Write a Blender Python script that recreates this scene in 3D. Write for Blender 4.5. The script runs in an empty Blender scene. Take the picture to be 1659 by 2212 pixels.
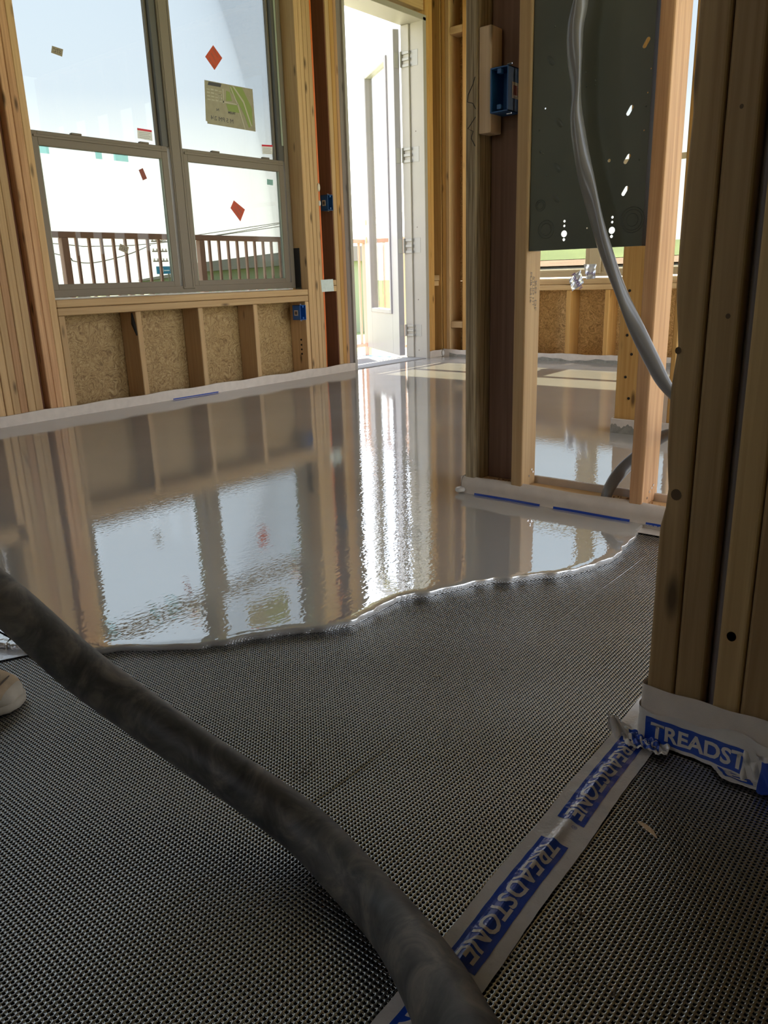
import bpy, bmesh, math, random
import numpy as np
from mathutils import Vector, Matrix

random.seed(7)
SC = bpy.context.scene
COL = SC.collection

# ------------------------------------------------------------------ camera
cam_d = bpy.data.cameras.new('camera')
cam = bpy.data.objects.new('camera', cam_d)
COL.objects.link(cam)
SC.camera = cam
yaw, pitch, roll = 0.690567, 0.29281334, 0.03025404
f_ = Vector((math.cos(yaw) * math.cos(pitch), math.sin(yaw) * math.cos(pitch), -math.sin(pitch)))
r0 = Vector((math.sin(yaw), -math.cos(yaw), 0))
d0 = f_.cross(r0)
r_ = math.cos(roll) * r0 + math.sin(roll) * d0
d_ = -math.sin(roll) * r0 + math.cos(roll) * d0
cam.matrix_world = Matrix(((r_.x, -d_.x, -f_.x, 0), (r_.y, -d_.y, -f_.y, 0), (r_.z, -d_.z, -f_.z, 0.58), (0, 0, 0, 1)))
cam_d.sensor_fit = 'VERTICAL'
cam_d.sensor_height = 24.0
cam_d.lens = 24.0 * 1684.0875 / 2212
cam_d.clip_start = 0.02
cam_d.clip_end = 2000

# ------------------------------------------------------------------ sky, sun, exposure
SC.view_settings.view_transform = 'Standard'
SC.view_settings.look = 'None'
SC.view_settings.exposure = 1.05
SC.view_settings.gamma = 1
SC.view_settings.use_curve_mapping = False

world = bpy.data.worlds.new('sky')
SC.world = world
world.use_nodes = True
nt = world.node_tree
nt.nodes.clear()
w_out = nt.nodes.new('ShaderNodeOutputWorld')
w_bg = nt.nodes.new('ShaderNodeBackground')
w_tc = nt.nodes.new('ShaderNodeTexCoord')
w_sx = nt.nodes.new('ShaderNodeSeparateXYZ')
w_rp = nt.nodes.new('ShaderNodeValToRGB')
nt.links.new(w_tc.outputs['Generated'], w_sx.inputs[0])
nt.links.new(w_sx.outputs['Z'], w_rp.inputs[0])
nt.links.new(w_rp.outputs[0], w_bg.inputs[0])
nt.links.new(w_bg.outputs[0], w_out.inputs[0])
w_bg.inputs[1].default_value = 2.0
cr = w_rp.color_ramp
cr.elements[0].position = 0.0
cr.elements[0].color = (1.35, 1.33, 1.22, 1)
cr.elements[1].position = 1.0
cr.elements[1].color = (0.42, 0.58, 0.92, 1)
for p, c in ((0.11, (1.28, 1.27, 1.18, 1)), (0.20, (0.84, 0.92, 1.04, 1)), (0.32, (0.80, 0.90, 1.06, 1)), (0.6, (0.80, 0.90, 1.06, 1))):
    e = cr.elements.new(p)
    e.color = c

sun_d = bpy.data.lights.new('sun', 'SUN')
sun = bpy.data.objects.new('sun', sun_d)
COL.objects.link(sun)
sun_d.energy = 25.0
sun_d.angle = 0.009
sun_d.color = (1.0, 0.92, 0.70)
sun.rotation_euler = Vector((-1.0, -0.03, -1.33)).to_track_quat('-Z', 'Y').to_euler()
sun.location = (12, 0, 14)

# ------------------------------------------------------------------ materials
def new_mat(name):
    m = bpy.data.materials.new(name)
    m.use_nodes = True
    t = m.node_tree
    return m, t, t.nodes['Principled BSDF']

def plain(name, col, rough=0.6, metal=0.0, bump=0.0, bscale=200, vary=0.0, vscale=8, spec=None):
    m, t, b = new_mat(name)
    b.inputs['Base Color'].default_value = (*col, 1)
    b.inputs['Roughness'].default_value = rough
    b.inputs['Metallic'].default_value = metal
    if spec is not None:
        b.inputs['Specular IOR Level'].default_value = spec
    tc = t.nodes.new('ShaderNodeTexCoord')
    if vary:
        n = t.nodes.new('ShaderNodeTexNoise')
        n.inputs['Scale'].default_value = vscale
        n.inputs['Detail'].default_value = 5
        t.links.new(tc.outputs['Object'], n.inputs['Vector'])
        r = t.nodes.new('ShaderNodeValToRGB')
        r.color_ramp.elements[0].position = 0.3
        r.color_ramp.elements[1].position = 0.7
        r.color_ramp.elements[0].color = (*[max(0, c * (1 - vary)) for c in col], 1)
        r.color_ramp.elements[1].color = (*[min(1, c * (1 + vary)) for c in col], 1)
        t.links.new(n.outputs[0], r.inputs[0])
        t.links.new(r.outputs[0], b.inputs['Base Color'])
    if bump:
        n2 = t.nodes.new('ShaderNodeTexNoise')
        n2.inputs['Scale'].default_value = bscale
        n2.inputs['Detail'].default_value = 3
        t.links.new(tc.outputs['Object'], n2.inputs['Vector'])
        bp = t.nodes.new('ShaderNodeBump')
        bp.inputs['Strength'].default_value = bump
        bp.inputs['Distance'].default_value = 0.002
        t.links.new(n2.outputs[0], bp.inputs['Height'])
        t.links.new(bp.outputs[0], b.inputs['Normal'])
    return m

def wood(name, light, dark, axis, vary=0.18, knots=True, gscale=55, contrast=1.0, rough=0.62):
    """sawn lumber with the grain along one axis"""
    m, t, b = new_mat(name)
    L = t.links.new
    tc = t.nodes.new('ShaderNodeTexCoord')
    oi = t.nodes.new('ShaderNodeObjectInfo')
    mul = t.nodes.new('ShaderNodeVectorMath'); mul.operation = 'SCALE'
    comb = t.nodes.new('ShaderNodeCombineXYZ')
    for k in range(3):
        L(oi.outputs['Random'], comb.inputs[k])
    L(comb.outputs[0], mul.inputs[0]); mul.inputs['Scale'].default_value = 37.0
    add = t.nodes.new('ShaderNodeVectorMath'); add.operation = 'ADD'
    L(tc.outputs['Object'], add.inputs[0]); L(mul.outputs[0], add.inputs[1])
    mp = t.nodes.new('ShaderNodeMapping')
    s = [gscale] * 3; s['xyz'.index(axis)] = gscale * 0.028
    mp.inputs['Scale'].default_value = s
    L(add.outputs[0], mp.inputs[0])
    n1 = t.nodes.new('ShaderNodeTexNoise')
    n1.inputs['Scale'].default_value = 1.6; n1.inputs['Detail'].default_value = 6; n1.inputs['Distortion'].default_value = 0.6
    L(mp.outputs[0], n1.inputs['Vector'])
    r1 = t.nodes.new('ShaderNodeValToRGB')
    r1.color_ramp.elements[0].position = 0.5 - 0.22 / contrast
    r1.color_ramp.elements[1].position = 0.5 + 0.22 / contrast
    r1.color_ramp.elements[0].color = (*dark, 1)
    r1.color_ramp.elements[1].color = (*light, 1)
    L(n1.outputs[0], r1.inputs[0])
    # per board tone
    hs = t.nodes.new('ShaderNodeHueSaturation')
    mr = t.nodes.new('ShaderNodeMapRange')
    mr.inputs['To Min'].default_value = 1 - vary
    mr.inputs['To Max'].default_value = 1 + vary
    L(oi.outputs['Random'], mr.inputs['Value'])
    L(mr.outputs[0], hs.inputs['Value'])
    L(r1.outputs[0], hs.inputs['Color'])
    out = hs.outputs[0]
    if knots:
        mp2 = t.nodes.new('ShaderNodeMapping')
        s2 = [14.0] * 3; s2['xyz'.index(axis)] = 4.0
        mp2.inputs['Scale'].default_value = s2
        L(add.outputs[0], mp2.inputs[0])
        vo = t.nodes.new('ShaderNodeTexVoronoi')
        vo.inputs['Scale'].default_value = 1.0
        L(mp2.outputs[0], vo.inputs['Vector'])
        rk = t.nodes.new('ShaderNodeValToRGB')
        rk.color_ramp.elements[0].position = 0.05
        rk.color_ramp.elements[1].position = 0.15
        rk.color_ramp.elements[0].color = (1, 1, 1, 1)
        rk.color_ramp.elements[1].color = (0, 0, 0, 1)
        L(vo.outputs['Distance'], rk.inputs[0])
        mx = t.nodes.new('ShaderNodeMixRGB')
        L(rk.outputs[0], mx.inputs[0]); L(out, mx.inputs[1])
        mx.inputs[2].default_value = (*[c * 0.32 for c in dark], 1)
        out = mx.outputs[0]
    L(out, b.inputs['Base Color'])
    b.inputs['Roughness'].default_value = rough
    b.inputs['Specular IOR Level'].default_value = 0.3
    bp = t.nodes.new('ShaderNodeBump')
    bp.inputs['Strength'].default_value = 0.25
    bp.inputs['Distance'].default_value = 0.001
    L(n1.outputs[0], bp.inputs['Height']); L(bp.outputs[0], b.inputs['Normal'])
    return m

WL, WD = (0.60, 0.405, 0.205), (0.475, 0.295, 0.138)
wood_z = wood('lumber_upright', WL, WD, 'z')
wood_x = wood('lumber_along_x', WL, WD, 'x')
wood_y = wood('lumber_along_y', WL, WD, 'y')
wood_gold = wood('golden_lumber', (0.62, 0.36, 0.12), (0.46, 0.235, 0.065), 'z')
wood_red = wood('reddish_lumber', (0.30, 0.13, 0.075), (0.22, 0.09, 0.05), 'z', knots=False)  # on the door bay strip this red is painted shade
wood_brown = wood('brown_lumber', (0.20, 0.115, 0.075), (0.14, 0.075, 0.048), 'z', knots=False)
wood_fir = wood('fir_lumber', (0.60, 0.355, 0.185), (0.44, 0.235, 0.11), 'z', contrast=1.4)
wood_weathered = wood('weathered_lumber', (0.50, 0.395, 0.25), (0.20, 0.145, 0.08), 'z', knots=False, gscale=110, contrast=1.4)
wood_pale = wood('pale_lumber', (0.66, 0.50, 0.34), (0.55, 0.385, 0.235), 'z', vary=0.05)
wood_grey = wood('grey_lumber', (0.30, 0.25, 0.23), (0.20, 0.165, 0.15), 'z', vary=0.05)

def osb_mat(name, g):
    m, t, b = new_mat(name)
    L = t.links.new
    tc = t.nodes.new('ShaderNodeTexCoord')
    nz = t.nodes.new('ShaderNodeTexNoise'); nz.inputs['Scale'].default_value = 9; nz.inputs['Detail'].default_value = 2
    L(tc.outputs['Object'], nz.inputs['Vector'])
    mxv = t.nodes.new('ShaderNodeMixRGB'); mxv.inputs[0].default_value = 0.22
    L(tc.outputs['Object'], mxv.inputs[1]); L(nz.outputs['Color'], mxv.inputs[2])
    cols = []
    for k, (sc, w) in enumerate((((62, 62, 170), 1.0), ((165, 165, 60), 1.0))):
        mp = t.nodes.new('ShaderNodeMapping'); mp.inputs['Scale'].default_value = sc
        mp.inputs['Rotation'].default_value = (0.5 * k, 0.4 - 0.7 * k, 0)
        L(mxv.outputs[0], mp.inputs[0])
        v = t.nodes.new('ShaderNodeTexVoronoi'); v.inputs['Scale'].default_value = 1.2
        L(mp.outputs[0], v.inputs['Vector'])
        sp = t.nodes.new('ShaderNodeSeparateXYZ'); L(v.outputs['Color'], sp.inputs[0])
        cols.append(sp.outputs[0])
    ad = t.nodes.new('ShaderNodeMath'); ad.operation = 'ADD'
    L(cols[0], ad.inputs[0]); L(cols[1], ad.inputs[1])
    hf = t.nodes.new('ShaderNodeMath'); hf.operation = 'MULTIPLY'; hf.inputs[1].default_value = 0.5
    L(ad.outputs[0], hf.inputs[0])
    r = t.nodes.new('ShaderNodeValToRGB')
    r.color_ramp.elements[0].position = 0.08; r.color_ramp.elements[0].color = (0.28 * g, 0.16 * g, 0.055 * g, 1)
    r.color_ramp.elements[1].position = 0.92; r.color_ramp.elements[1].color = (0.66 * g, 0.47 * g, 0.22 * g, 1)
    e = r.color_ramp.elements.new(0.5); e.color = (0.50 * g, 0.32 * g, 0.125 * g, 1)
    L(hf.outputs[0], r.inputs[0])
    L(r.outputs[0], b.inputs['Base Color'])
    b.inputs['Roughness'].default_value = 0.6
    bp = t.nodes.new('ShaderNodeBump'); bp.inputs['Strength'].default_value = 0.3; bp.inputs['Distance'].default_value = 0.002
    L(hf.outputs[0], bp.inputs['Height']); L(bp.outputs[0], b.inputs['Normal'])
    return m
osb = osb_mat('strand_board', 0.72)  # base board in one darker tone
osb_lit = osb_mat('lit_strand_board', 1.25)  # same board, lightened: the far wall's missing light put into its colour

def glass_mat(name, tint, gloss=1.0):
    m = bpy.data.materials.new(name)
    m.use_nodes = True
    t = m.node_tree
    t.nodes.clear()
    o = t.nodes.new('ShaderNodeOutputMaterial')
    tr = t.nodes.new('ShaderNodeBsdfTransparent'); tr.inputs[0].default_value = (*tint, 1)
    gl = t.nodes.new('ShaderNodeBsdfGlossy'); gl.inputs['Roughness'].default_value = 0.0
    fr = t.nodes.new('ShaderNodeFresnel'); fr.inputs[0].default_value = 1.45
    mx = t.nodes.new('ShaderNodeMixShader')
    mm = t.nodes.new('ShaderNodeMath'); mm.operation = 'MULTIPLY'; mm.inputs[1].default_value = gloss
    t.links.new(fr.outputs[0], mm.inputs[0])
    t.links.new(mm.outputs[0], mx.inputs[0]); t.links.new(tr.outputs[0], mx.inputs[1]); t.links.new(gl.outputs[0], mx.inputs[2])
    t.links.new(mx.outputs[0], o.inputs[0])
    return m
glass_low = glass_mat('low_e_glass', (0.475, 0.49, 0.48), 0.5)
glass_clear = glass_mat('clear_glass', (0.95, 0.96, 0.96), 0.5)

def screed_mat():
    m, t, b = new_mat('wet_screed')
    L = t.links.new
    tc = t.nodes.new('ShaderNodeTexCoord')
    b.inputs['Base Color'].default_value = (0.315, 0.265, 0.205, 1)
    n = t.nodes.new('ShaderNodeTexNoise'); n.inputs['Scale'].default_value = 2.2; n.inputs['Detail'].default_value = 4
    L(tc.outputs['Object'], n.inputs['Vector'])
    r = t.nodes.new('ShaderNodeValToRGB')
    r.color_ramp.elements[0].position = 0.35; r.color_ramp.elements[0].color = (0.405, 0.375, 0.330, 1)
    r.color_ramp.elements[1].position = 0.65; r.color_ramp.elements[1].color = (0.44, 0.41, 0.365, 1)
    L(n.outputs[0], r.inputs[0]); L(r.outputs[0], b.inputs['Base Color'])
    b.inputs['Roughness'].default_value = 0.008
    b.inputs['IOR'].default_value = 2.9
    b.inputs['Specular IOR Level'].default_value = 1.0
    # slow swell, fine ripple
    a = t.nodes.new('ShaderNodeTexNoise'); a.inputs['Scale'].default_value = 70; a.inputs['Detail'].default_value = 1.0; a.inputs['Roughness'].default_value = 0.55
    mp = t.nodes.new('ShaderNodeMapping'); mp.inputs['Rotation'].default_value = (0, 0, 0.35); mp.inputs['Scale'].default_value = (1.0, 1.6, 1.0)
    L(tc.outputs['Object'], mp.inputs[0]); L(mp.outputs[0], a.inputs['Vector'])
    a2 = t.nodes.new('ShaderNodeTexNoise'); a2.inputs['Scale'].default_value = 140; a2.inputs['Detail'].default_value = 1.5
    L(mp.outputs[0], a2.inputs['Vector'])
    mixh = t.nodes.new('ShaderNodeMath'); mixh.operation = 'MULTIPLY_ADD'; mixh.inputs[1].default_value = 0.07
    L(a2.outputs[0], mixh.inputs[0]); L(a.outputs[0], mixh.inputs[2])
    bp = t.nodes.new('ShaderNodeBump'); bp.inputs['Strength'].default_value = 0.10; bp.inputs['Distance'].default_value = 0.0015
    L(mixh.outputs[0], bp.inputs['Height']); L(bp.outputs[0], b.inputs['Normal'])
    return m
screed_m = screed_mat()

def mat_plastic():
    m, t, b = new_mat('black_mat_plastic')
    b.inputs['Base Color'].default_value = (0.004, 0.004, 0.005, 1)
    b.inputs['IOR'].default_value = 3.0
    b.inputs['Roughness'].default_value = 0.24
    b.inputs['Specular IOR Level'].default_value = 1.0
    return m
mat_black = mat_plastic()
mat_pit = plain('mat_hole_black', (0.004, 0.004, 0.004), 0.9, spec=0.1)

def hose_mat():
    m, t, b = new_mat('dusty_black_rubber')
    L = t.links.new
    tc = t.nodes.new('ShaderNodeTexCoord')
    n = t.nodes.new('ShaderNodeTexNoise'); n.inputs['Scale'].default_value = 17; n.inputs['Detail'].default_value = 8; n.inputs['Roughness'].default_value = 0.66; n.inputs['Distortion'].default_value = 1.2
    L(tc.outputs['Object'], n.inputs['Vector'])
    r = t.nodes.new('ShaderNodeValToRGB')
    r.color_ramp.elements[0].position = 0.34; r.color_ramp.elements[0].color = (0.020, 0.020, 0.020, 1)
    r.color_ramp.elements[1].position = 0.70; r.color_ramp.elements[1].color = (0.19, 0.165, 0.135, 1)
    e = r.color_ramp.elements.new(0.50); e.color = (0.065, 0.062, 0.057, 1)
    L(n.outputs[0], r.inputs[0]); L(r.outputs[0], b.inputs['Base Color'])
    b.inputs['Roughness'].default_value = 0.5
    return m
hose_m = hose_mat()

foam_m = plain('perimeter_foam', (0.62, 0.545, 0.47), 0.5, bump=0.25, bscale=700, vary=0.06, vscale=30)
film_m = plain('clear_tape_film', (0.60, 0.565, 0.52), 0.14, bump=0.35, bscale=120, vary=0.08, vscale=25)
tape_m = plain('seam_tape', (0.56, 0.525, 0.49), 0.16, bump=0.5, bscale=190, vary=0.06, vscale=40)
logo_blue = plain('tape_print_blue', (0.014, 0.055, 0.34), 0.16, bump=0.35, bscale=190)
logo_grey = plain('tape_print_letter', (0.56, 0.525, 0.49), 0.16, bump=0.4, bscale=190)
foil_m = plain('shiny_tape_foil', (0.80, 0.82, 0.86), 0.25, metal=0.6, bump=0.6, bscale=90)
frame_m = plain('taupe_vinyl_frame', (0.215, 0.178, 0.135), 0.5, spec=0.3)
frame_green = plain('pale_window_gasket', (0.34, 0.38, 0.30), 0.5)
track_m = plain('dark_sash_track', (0.10, 0.095, 0.085), 0.5)
white_m = plain('white_primed_door', (0.31, 0.29, 0.305), 0.42, vary=0.03, vscale=3)
jamb_m = plain('primed_jamb', (0.41, 0.375, 0.325), 0.5, vary=0.04, vscale=4)
zinc_m = plain('zinc_hardware', (0.34, 0.325, 0.30), 0.5, metal=0.3)
blue_box_m = plain('blue_plastic', (0.018, 0.09, 0.25), 0.45)
blue_box_b = plain('bright_blue_plastic', (0.02, 0.12, 0.42), 0.45)
label_pale = plain('paper_label', (0.62, 0.55, 0.45), 0.6)
label_ink = plain('label_print', (0.13, 0.10, 0.08), 0.6)
panel_m = plain('olive_green_metal', (0.075, 0.082, 0.058), 0.40, metal=0.0, vary=0.12, vscale=5)
panel_dk = plain('stamped_ring_metal', (0.062, 0.068, 0.048), 0.4)
cable_m = plain('grey_cable_jacket', (0.155, 0.15, 0.145), 0.28)
concrete_m = plain('pale_concrete', (0.34, 0.32, 0.30), 0.75, vary=0.1, vscale=3)
deck_m = plain('balcony_concrete', (0.24, 0.23, 0.215), 0.8, vary=0.1, vscale=3)
sub_m = plain('dark_subfloor', (0.02, 0.02, 0.02), 0.8)
ceil_m = plain('ceiling_board', (0.12, 0.105, 0.092), 0.8, vary=0.15, vscale=5)
rail_m = plain('brown_red_rail', (0.55, 0.33, 0.26), 0.5)
orange_m = plain('orange_sticker', (0.55, 0.075, 0.03), 0.55)
red_tag_m = plain('dark_red_sticker', (0.30, 0.07, 0.045), 0.6)
red_m = plain('red_print', (0.72, 0.03, 0.06), 0.5)
white_paper = plain('white_paper', (0.85, 0.85, 0.84), 0.6)
kraft_m = plain('tan_sticker', (0.36, 0.31, 0.21), 0.6)
map_m = plain('poster_paper', (0.33, 0.30, 0.21), 0.6, vary=0.08, vscale=30)
map_green = plain('poster_green', (0.24, 0.31, 0.09), 0.6)
map_dark = plain('poster_dark', (0.06, 0.06, 0.07), 0.6)
map_road = plain('poster_road', (0.47, 0.44, 0.34), 0.6)
teal_m = plain('teal_sticker', (0.25, 0.48, 0.45), 0.5)
teal_film = glass_mat('teal_release_film', (0.60, 0.82, 0.80), 0.4)
orange_cord_m = plain('orange_cord', (0.75, 0.17, 0.03), 0.45)
plate_m = plain('pale_steel_plate', (0.62, 0.70, 0.68), 0.4, vary=0.08, vscale=60)
silver_film = plain('silver_wrap_film', (0.62, 0.62, 0.64), 0.28, metal=0.5, vary=0.2, vscale=25)
purple_ink = plain('purple_print', (0.10, 0.05, 0.20), 0.5)
foamgun_m = plain('spray_foam_bead', (0.75, 0.66, 0.50), 0.8, bump=0.6, bscale=120)
sealant_m = plain('white_sealant', (0.72, 0.71, 0.66), 0.7, bump=0.6, bscale=150)
black_m = plain('black_flashing', (0.012, 0.012, 0.012), 0.5)
hole_m = plain('drilled_hole', (0.012, 0.008, 0.005), 0.9)
metal_nail = plain('bright_nail', (0.75, 0.75, 0.75), 0.25, metal=0.9)
shoe_m = plain('muddy_suede', (0.30, 0.215, 0.13), 0.85, vary=0.35, vscale=22, bump=0.4, bscale=90)
shoe_rubber = plain('dusty_rubber_toe', (0.31, 0.265, 0.205), 0.7, vary=0.2, vscale=30)
stitch_m = plain('dark_stitching', (0.06, 0.04, 0.025), 0.8)
grass_m = plain('summer_grass', (0.15, 0.19, 0.06), 0.9, vary=0.35, vscale=0.05)
dirt_m = plain('pale_dirt', (0.26, 0.21, 0.15), 0.9, vary=0.15, vscale=0.2)
red_earth = plain('brown_earth', (0.24, 0.14, 0.09), 0.9, vary=0.2, vscale=0.2)
green_wall = plain('sage_siding', (0.19, 0.215, 0.135), 0.8)
grey_roof = plain('grey_fascia', (0.15, 0.13, 0.125), 0.7)
red_curb = plain('red_wall_paint', (0.30, 0.085, 0.075), 0.7)
sign_blue = plain('sign_blue', (0.03, 0.22, 0.36), 0.5)
pole_m = plain('pole_timber', (0.22, 0.18, 0.14), 0.8)
wire_m = plain('wire_black', (0.06, 0.06, 0.06), 0.6)
chip_m = wood('wood_sliver', (0.72, 0.52, 0.32), (0.60, 0.40, 0.22), 'y', knots=False)
mud_m = plain('dried_mortar', (0.25, 0.235, 0.20), 0.9, bump=0.8, bscale=80, vary=0.2, vscale=40)
marker_m = plain('marker_ink', (0.02, 0.017, 0.015), 0.6)

# ------------------------------------------------------------------ helpers
def tag(o, label=None, cat=None, group=None, kind=None):
    if label: o['label'] = label
    if cat: o['category'] = cat
    if group: o['group'] = group
    if kind: o['kind'] = kind
    return o

def place(o, parent, loc):
    COL.objects.link(o)
    if parent is not None:
        o.parent = parent
        pw = Vector(parent.location)
        q = parent.parent
        while q is not None:
            pw += Vector(q.location); q = q.parent
        o.location = Vector(loc) - pw
    else:
        o.location = loc
    return o

def empty(name, loc):
    o = bpy.data.objects.new(name, None)
    o.empty_display_size = 0.05
    COL.objects.link(o)
    o.location = loc
    return o

def from_bm(name, bm, mat, parent=None, smooth=False, origin=None):
    """link a bmesh given in world coordinates; its origin goes to its own centre"""
    if origin is None:
        vs = [v.co for v in bm.verts]
        lo = Vector([min(v[i] for v in vs) for i in range(3)])
        hi = Vector([max(v[i] for v in vs) for i in range(3)])
        origin = (lo + hi) / 2
    origin = Vector(origin)
    bmesh.ops.translate(bm, verts=bm.verts, vec=-origin)
    me = bpy.data.meshes.new(name)
    bm.normal_update()
    bm.to_mesh(me); bm.free()
    if smooth:
        me.polygons.foreach_set('use_smooth', [True] * len(me.polygons))
    for mm in (mat if isinstance(mat, (list, tuple)) else [mat]):
        me.materials.append(mm)
    return place(bpy.data.objects.new(name, me), parent, origin)

def bm_box(bm, lo, hi, bevel=0.0, seg=1):
    lo, hi = Vector(lo), Vector(hi)
    g = bmesh.ops.create_cube(bm, size=1.0)
    vs = g['verts']
    bmesh.ops.scale(bm, verts=vs, vec=hi - lo)
    bmesh.ops.translate(bm, verts=vs, vec=(lo + hi) / 2)
    if bevel:
        es = list({e for v in vs for e in v.link_edges})
        bmesh.ops.bevel(bm, geom=es, offset=bevel, segments=seg, profile=0.5, affect='EDGES')

def box(name, lo, hi, mat, parent=None, bevel=0.0015, seg=1):
    bm = bmesh.new()
    bm_box(bm, lo, hi, bevel, seg)
    return from_bm(name, bm, mat, parent)

def poly_prism(name, pts, depth_vec, mat, parent=None):
    """flat polygon (list of 3d points) pushed along depth_vec"""
    bm = bmesh.new()
    a = [bm.verts.new(p) for p in pts]
    d = Vector(depth_vec)
    b = [bm.verts.new(Vector(p) + d) for p in pts]
    bm.faces.new(a)
    bm.faces.new(list(reversed(b)))
    n = len(pts)
    for i in range(n):
        bm.faces.new((a[i], b[i], b[(i + 1) % n], a[(i + 1) % n]))
    bmesh.ops.recalc_face_normals(bm, faces=bm.faces)
    return from_bm(name, bm, mat, parent)

def tube_bm(bm, pts, radii, n=16, squash=None, caps=True):
    """sweep a ring along points; squash(i) -> (scale_a, scale_b, twist)"""
    pts = [Vector(p) for p in pts]
    rings = []
    up = Vector((0, 0, 1))
    prev = None
    for i, p in enumerate(pts):
        t = (pts[min(i + 1, len(pts) - 1)] - pts[max(i - 1, 0)]).normalized()
        if prev is None:
            a = t.cross(up if abs(t.z) < 0.95 else Vector((1, 0, 0))).normalized()
        else:
            a = (prev - t * prev.dot(t)).normalized()
        prev = a
        b = t.cross(a)
        r = radii[i] if hasattr(radii, '__len__') else radii
        sa, sb, tw = squash(i) if squash else (1, 1, 0)
        ring = []
        for k in range(n):
            th = 2 * math.pi * k / n
            u, v = math.cos(th) * sa * r, math.sin(th) * sb * r
            uu = u * math.cos(tw) - v * math.sin(tw)
            vv = u * math.sin(tw) + v * math.cos(tw)
            ring.append(bm.verts.new(p + a * uu + b * vv))
        rings.append(ring)
    for i in range(len(rings) - 1):
        for k in range(n):
            bm.faces.new((rings[i][k], rings[i][(k + 1) % n], rings[i + 1][(k + 1) % n], rings[i + 1][k]))
    if caps:
        bm.faces.new(list(reversed(rings[0])))
        bm.faces.new(rings[-1])
    bmesh.ops.recalc_face_normals(bm, faces=bm.faces)

def tube(name, pts, r, mat, parent=None, n=10, squash=None):
    bm = bmesh.new()
    tube_bm(bm, pts, r, n, squash)
    return from_bm(name, bm, mat, parent, smooth=True)

def spline(pts, per=8):
    pts = [Vector(p) for p in pts]
    out = []
    for i in range(len(pts) - 1):
        p0 = pts[max(i - 1, 0)]; p1 = pts[i]; p2 = pts[i + 1]; p3 = pts[min(i + 2, len(pts) - 1)]
        for k in range(per):
            t = k / per
            out.append(0.5 * ((2 * p1) + (p2 - p0) * t + (2 * p0 - 5 * p1 + 4 * p2 - p3) * t * t + (3 * p1 - p0 - 3 * p2 + p3) * t ** 3))
    out.append(pts[-1])
    return out

def text_bm(body, w, h, weight=0.0, spacing=1.0):
    """lettering as a flat mesh, centred, fitted to w x h in its own xy plane"""
    cu = bpy.data.curves.new('lettering', 'FONT')
    cu.body = body
    cu.offset = weight
    cu.space_character = spacing
    cu.resolution_u = 3
    o = bpy.data.objects.new('lettering', cu)
    COL.objects.link(o)
    dg = bpy.context.evaluated_depsgraph_get()
    me = bpy.data.meshes.new_from_object(o.evaluated_get(dg))
    bpy.data.objects.remove(o); bpy.data.curves.remove(cu)
    bm = bmesh.new(); bm.from_mesh(me); bpy.data.meshes.remove(me)
    xs = [v.co.x for v in bm.verts]; ys = [v.co.y for v in bm.verts]
    x0, x1, y0, y1 = min(xs), max(xs), min(ys), max(ys)
    for v in bm.verts:
        v.co.x = ((v.co.x - x0) / (x1 - x0) - 0.5) * w
        v.co.y = ((v.co.y - y0) / (y1 - y0) - 0.5) * h
        v.co.z = 0
    return bm

def text_on(name, body, centre, xdir, ydir, w, h, mat, parent, weight=0.0, lift=0.0):
    bm = text_bm(body, w, h, weight)
    X, Y = Vector(xdir).normalized(), Vector(ydir).normalized()
    N = X.cross(Y)
    c = Vector(centre)
    for v in bm.verts:
        v.co = c + X * v.co.x + Y * v.co.y + N * lift
    return from_bm(name, bm, mat, parent)

def curve_plate(name, outline, holes, thick, to_world, mat, parent=None):
    """a flat plate with real holes: 2d outline + hole loops, thickness thick"""
    cu = bpy.data.curves.new('plate', 'CURVE')
    cu.dimensions = '2D'; cu.fill_mode = 'BOTH'; cu.extrude = thick / 2
    for loop in [outline] + holes:
        s = cu.splines.new('POLY'); s.points.add(len(loop) - 1)
        for i, (x, y) in enumerate(loop): s.points[i].co = (x, y, 0, 1)
        s.use_cyclic_u = True
    o = bpy.data.objects.new('plate', cu); COL.objects.link(o)
    dg = bpy.context.evaluated_depsgraph_get()
    me = bpy.data.meshes.new_from_object(o.evaluated_get(dg))
    bpy.data.objects.remove(o); bpy.data.curves.remove(cu)
    bm = bmesh.new(); bm.from_mesh(me); bpy.data.meshes.remove(me)
    for v in bm.verts:
        v.co = Vector(to_world(v.co.x, v.co.y, v.co.z))
    bmesh.ops.recalc_face_normals(bm, faces=bm.faces)
    return from_bm(name, bm, mat, parent)

def circle(cx, cy, r, n=14, sx=1.0, sy=1.0, rot=0.0):
    out = []
    for k in range(n):
        a = 2 * math.pi * k / n
        u, v = math.cos(a) * r * sx, math.sin(a) * r * sy
        out.append((cx + u * math.cos(rot) - v * math.sin(rot), cy + u * math.sin(rot) + v * math.cos(rot)))
    return out

# ------------------------------------------------------------------ floor and the poured screed
YW = 3.34          # stud face of the window wall
XF = 4.77          # stud face of the far wall
bm = bmesh.new(); bm_box(bm, (-1.6, -1.5, -0.05), (4.95, 3.5, -0.010))
floor = tag(from_bm('floor', bm, sub_m), 'dark subfloor under the black mat', 'floor', kind='structure')

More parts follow.
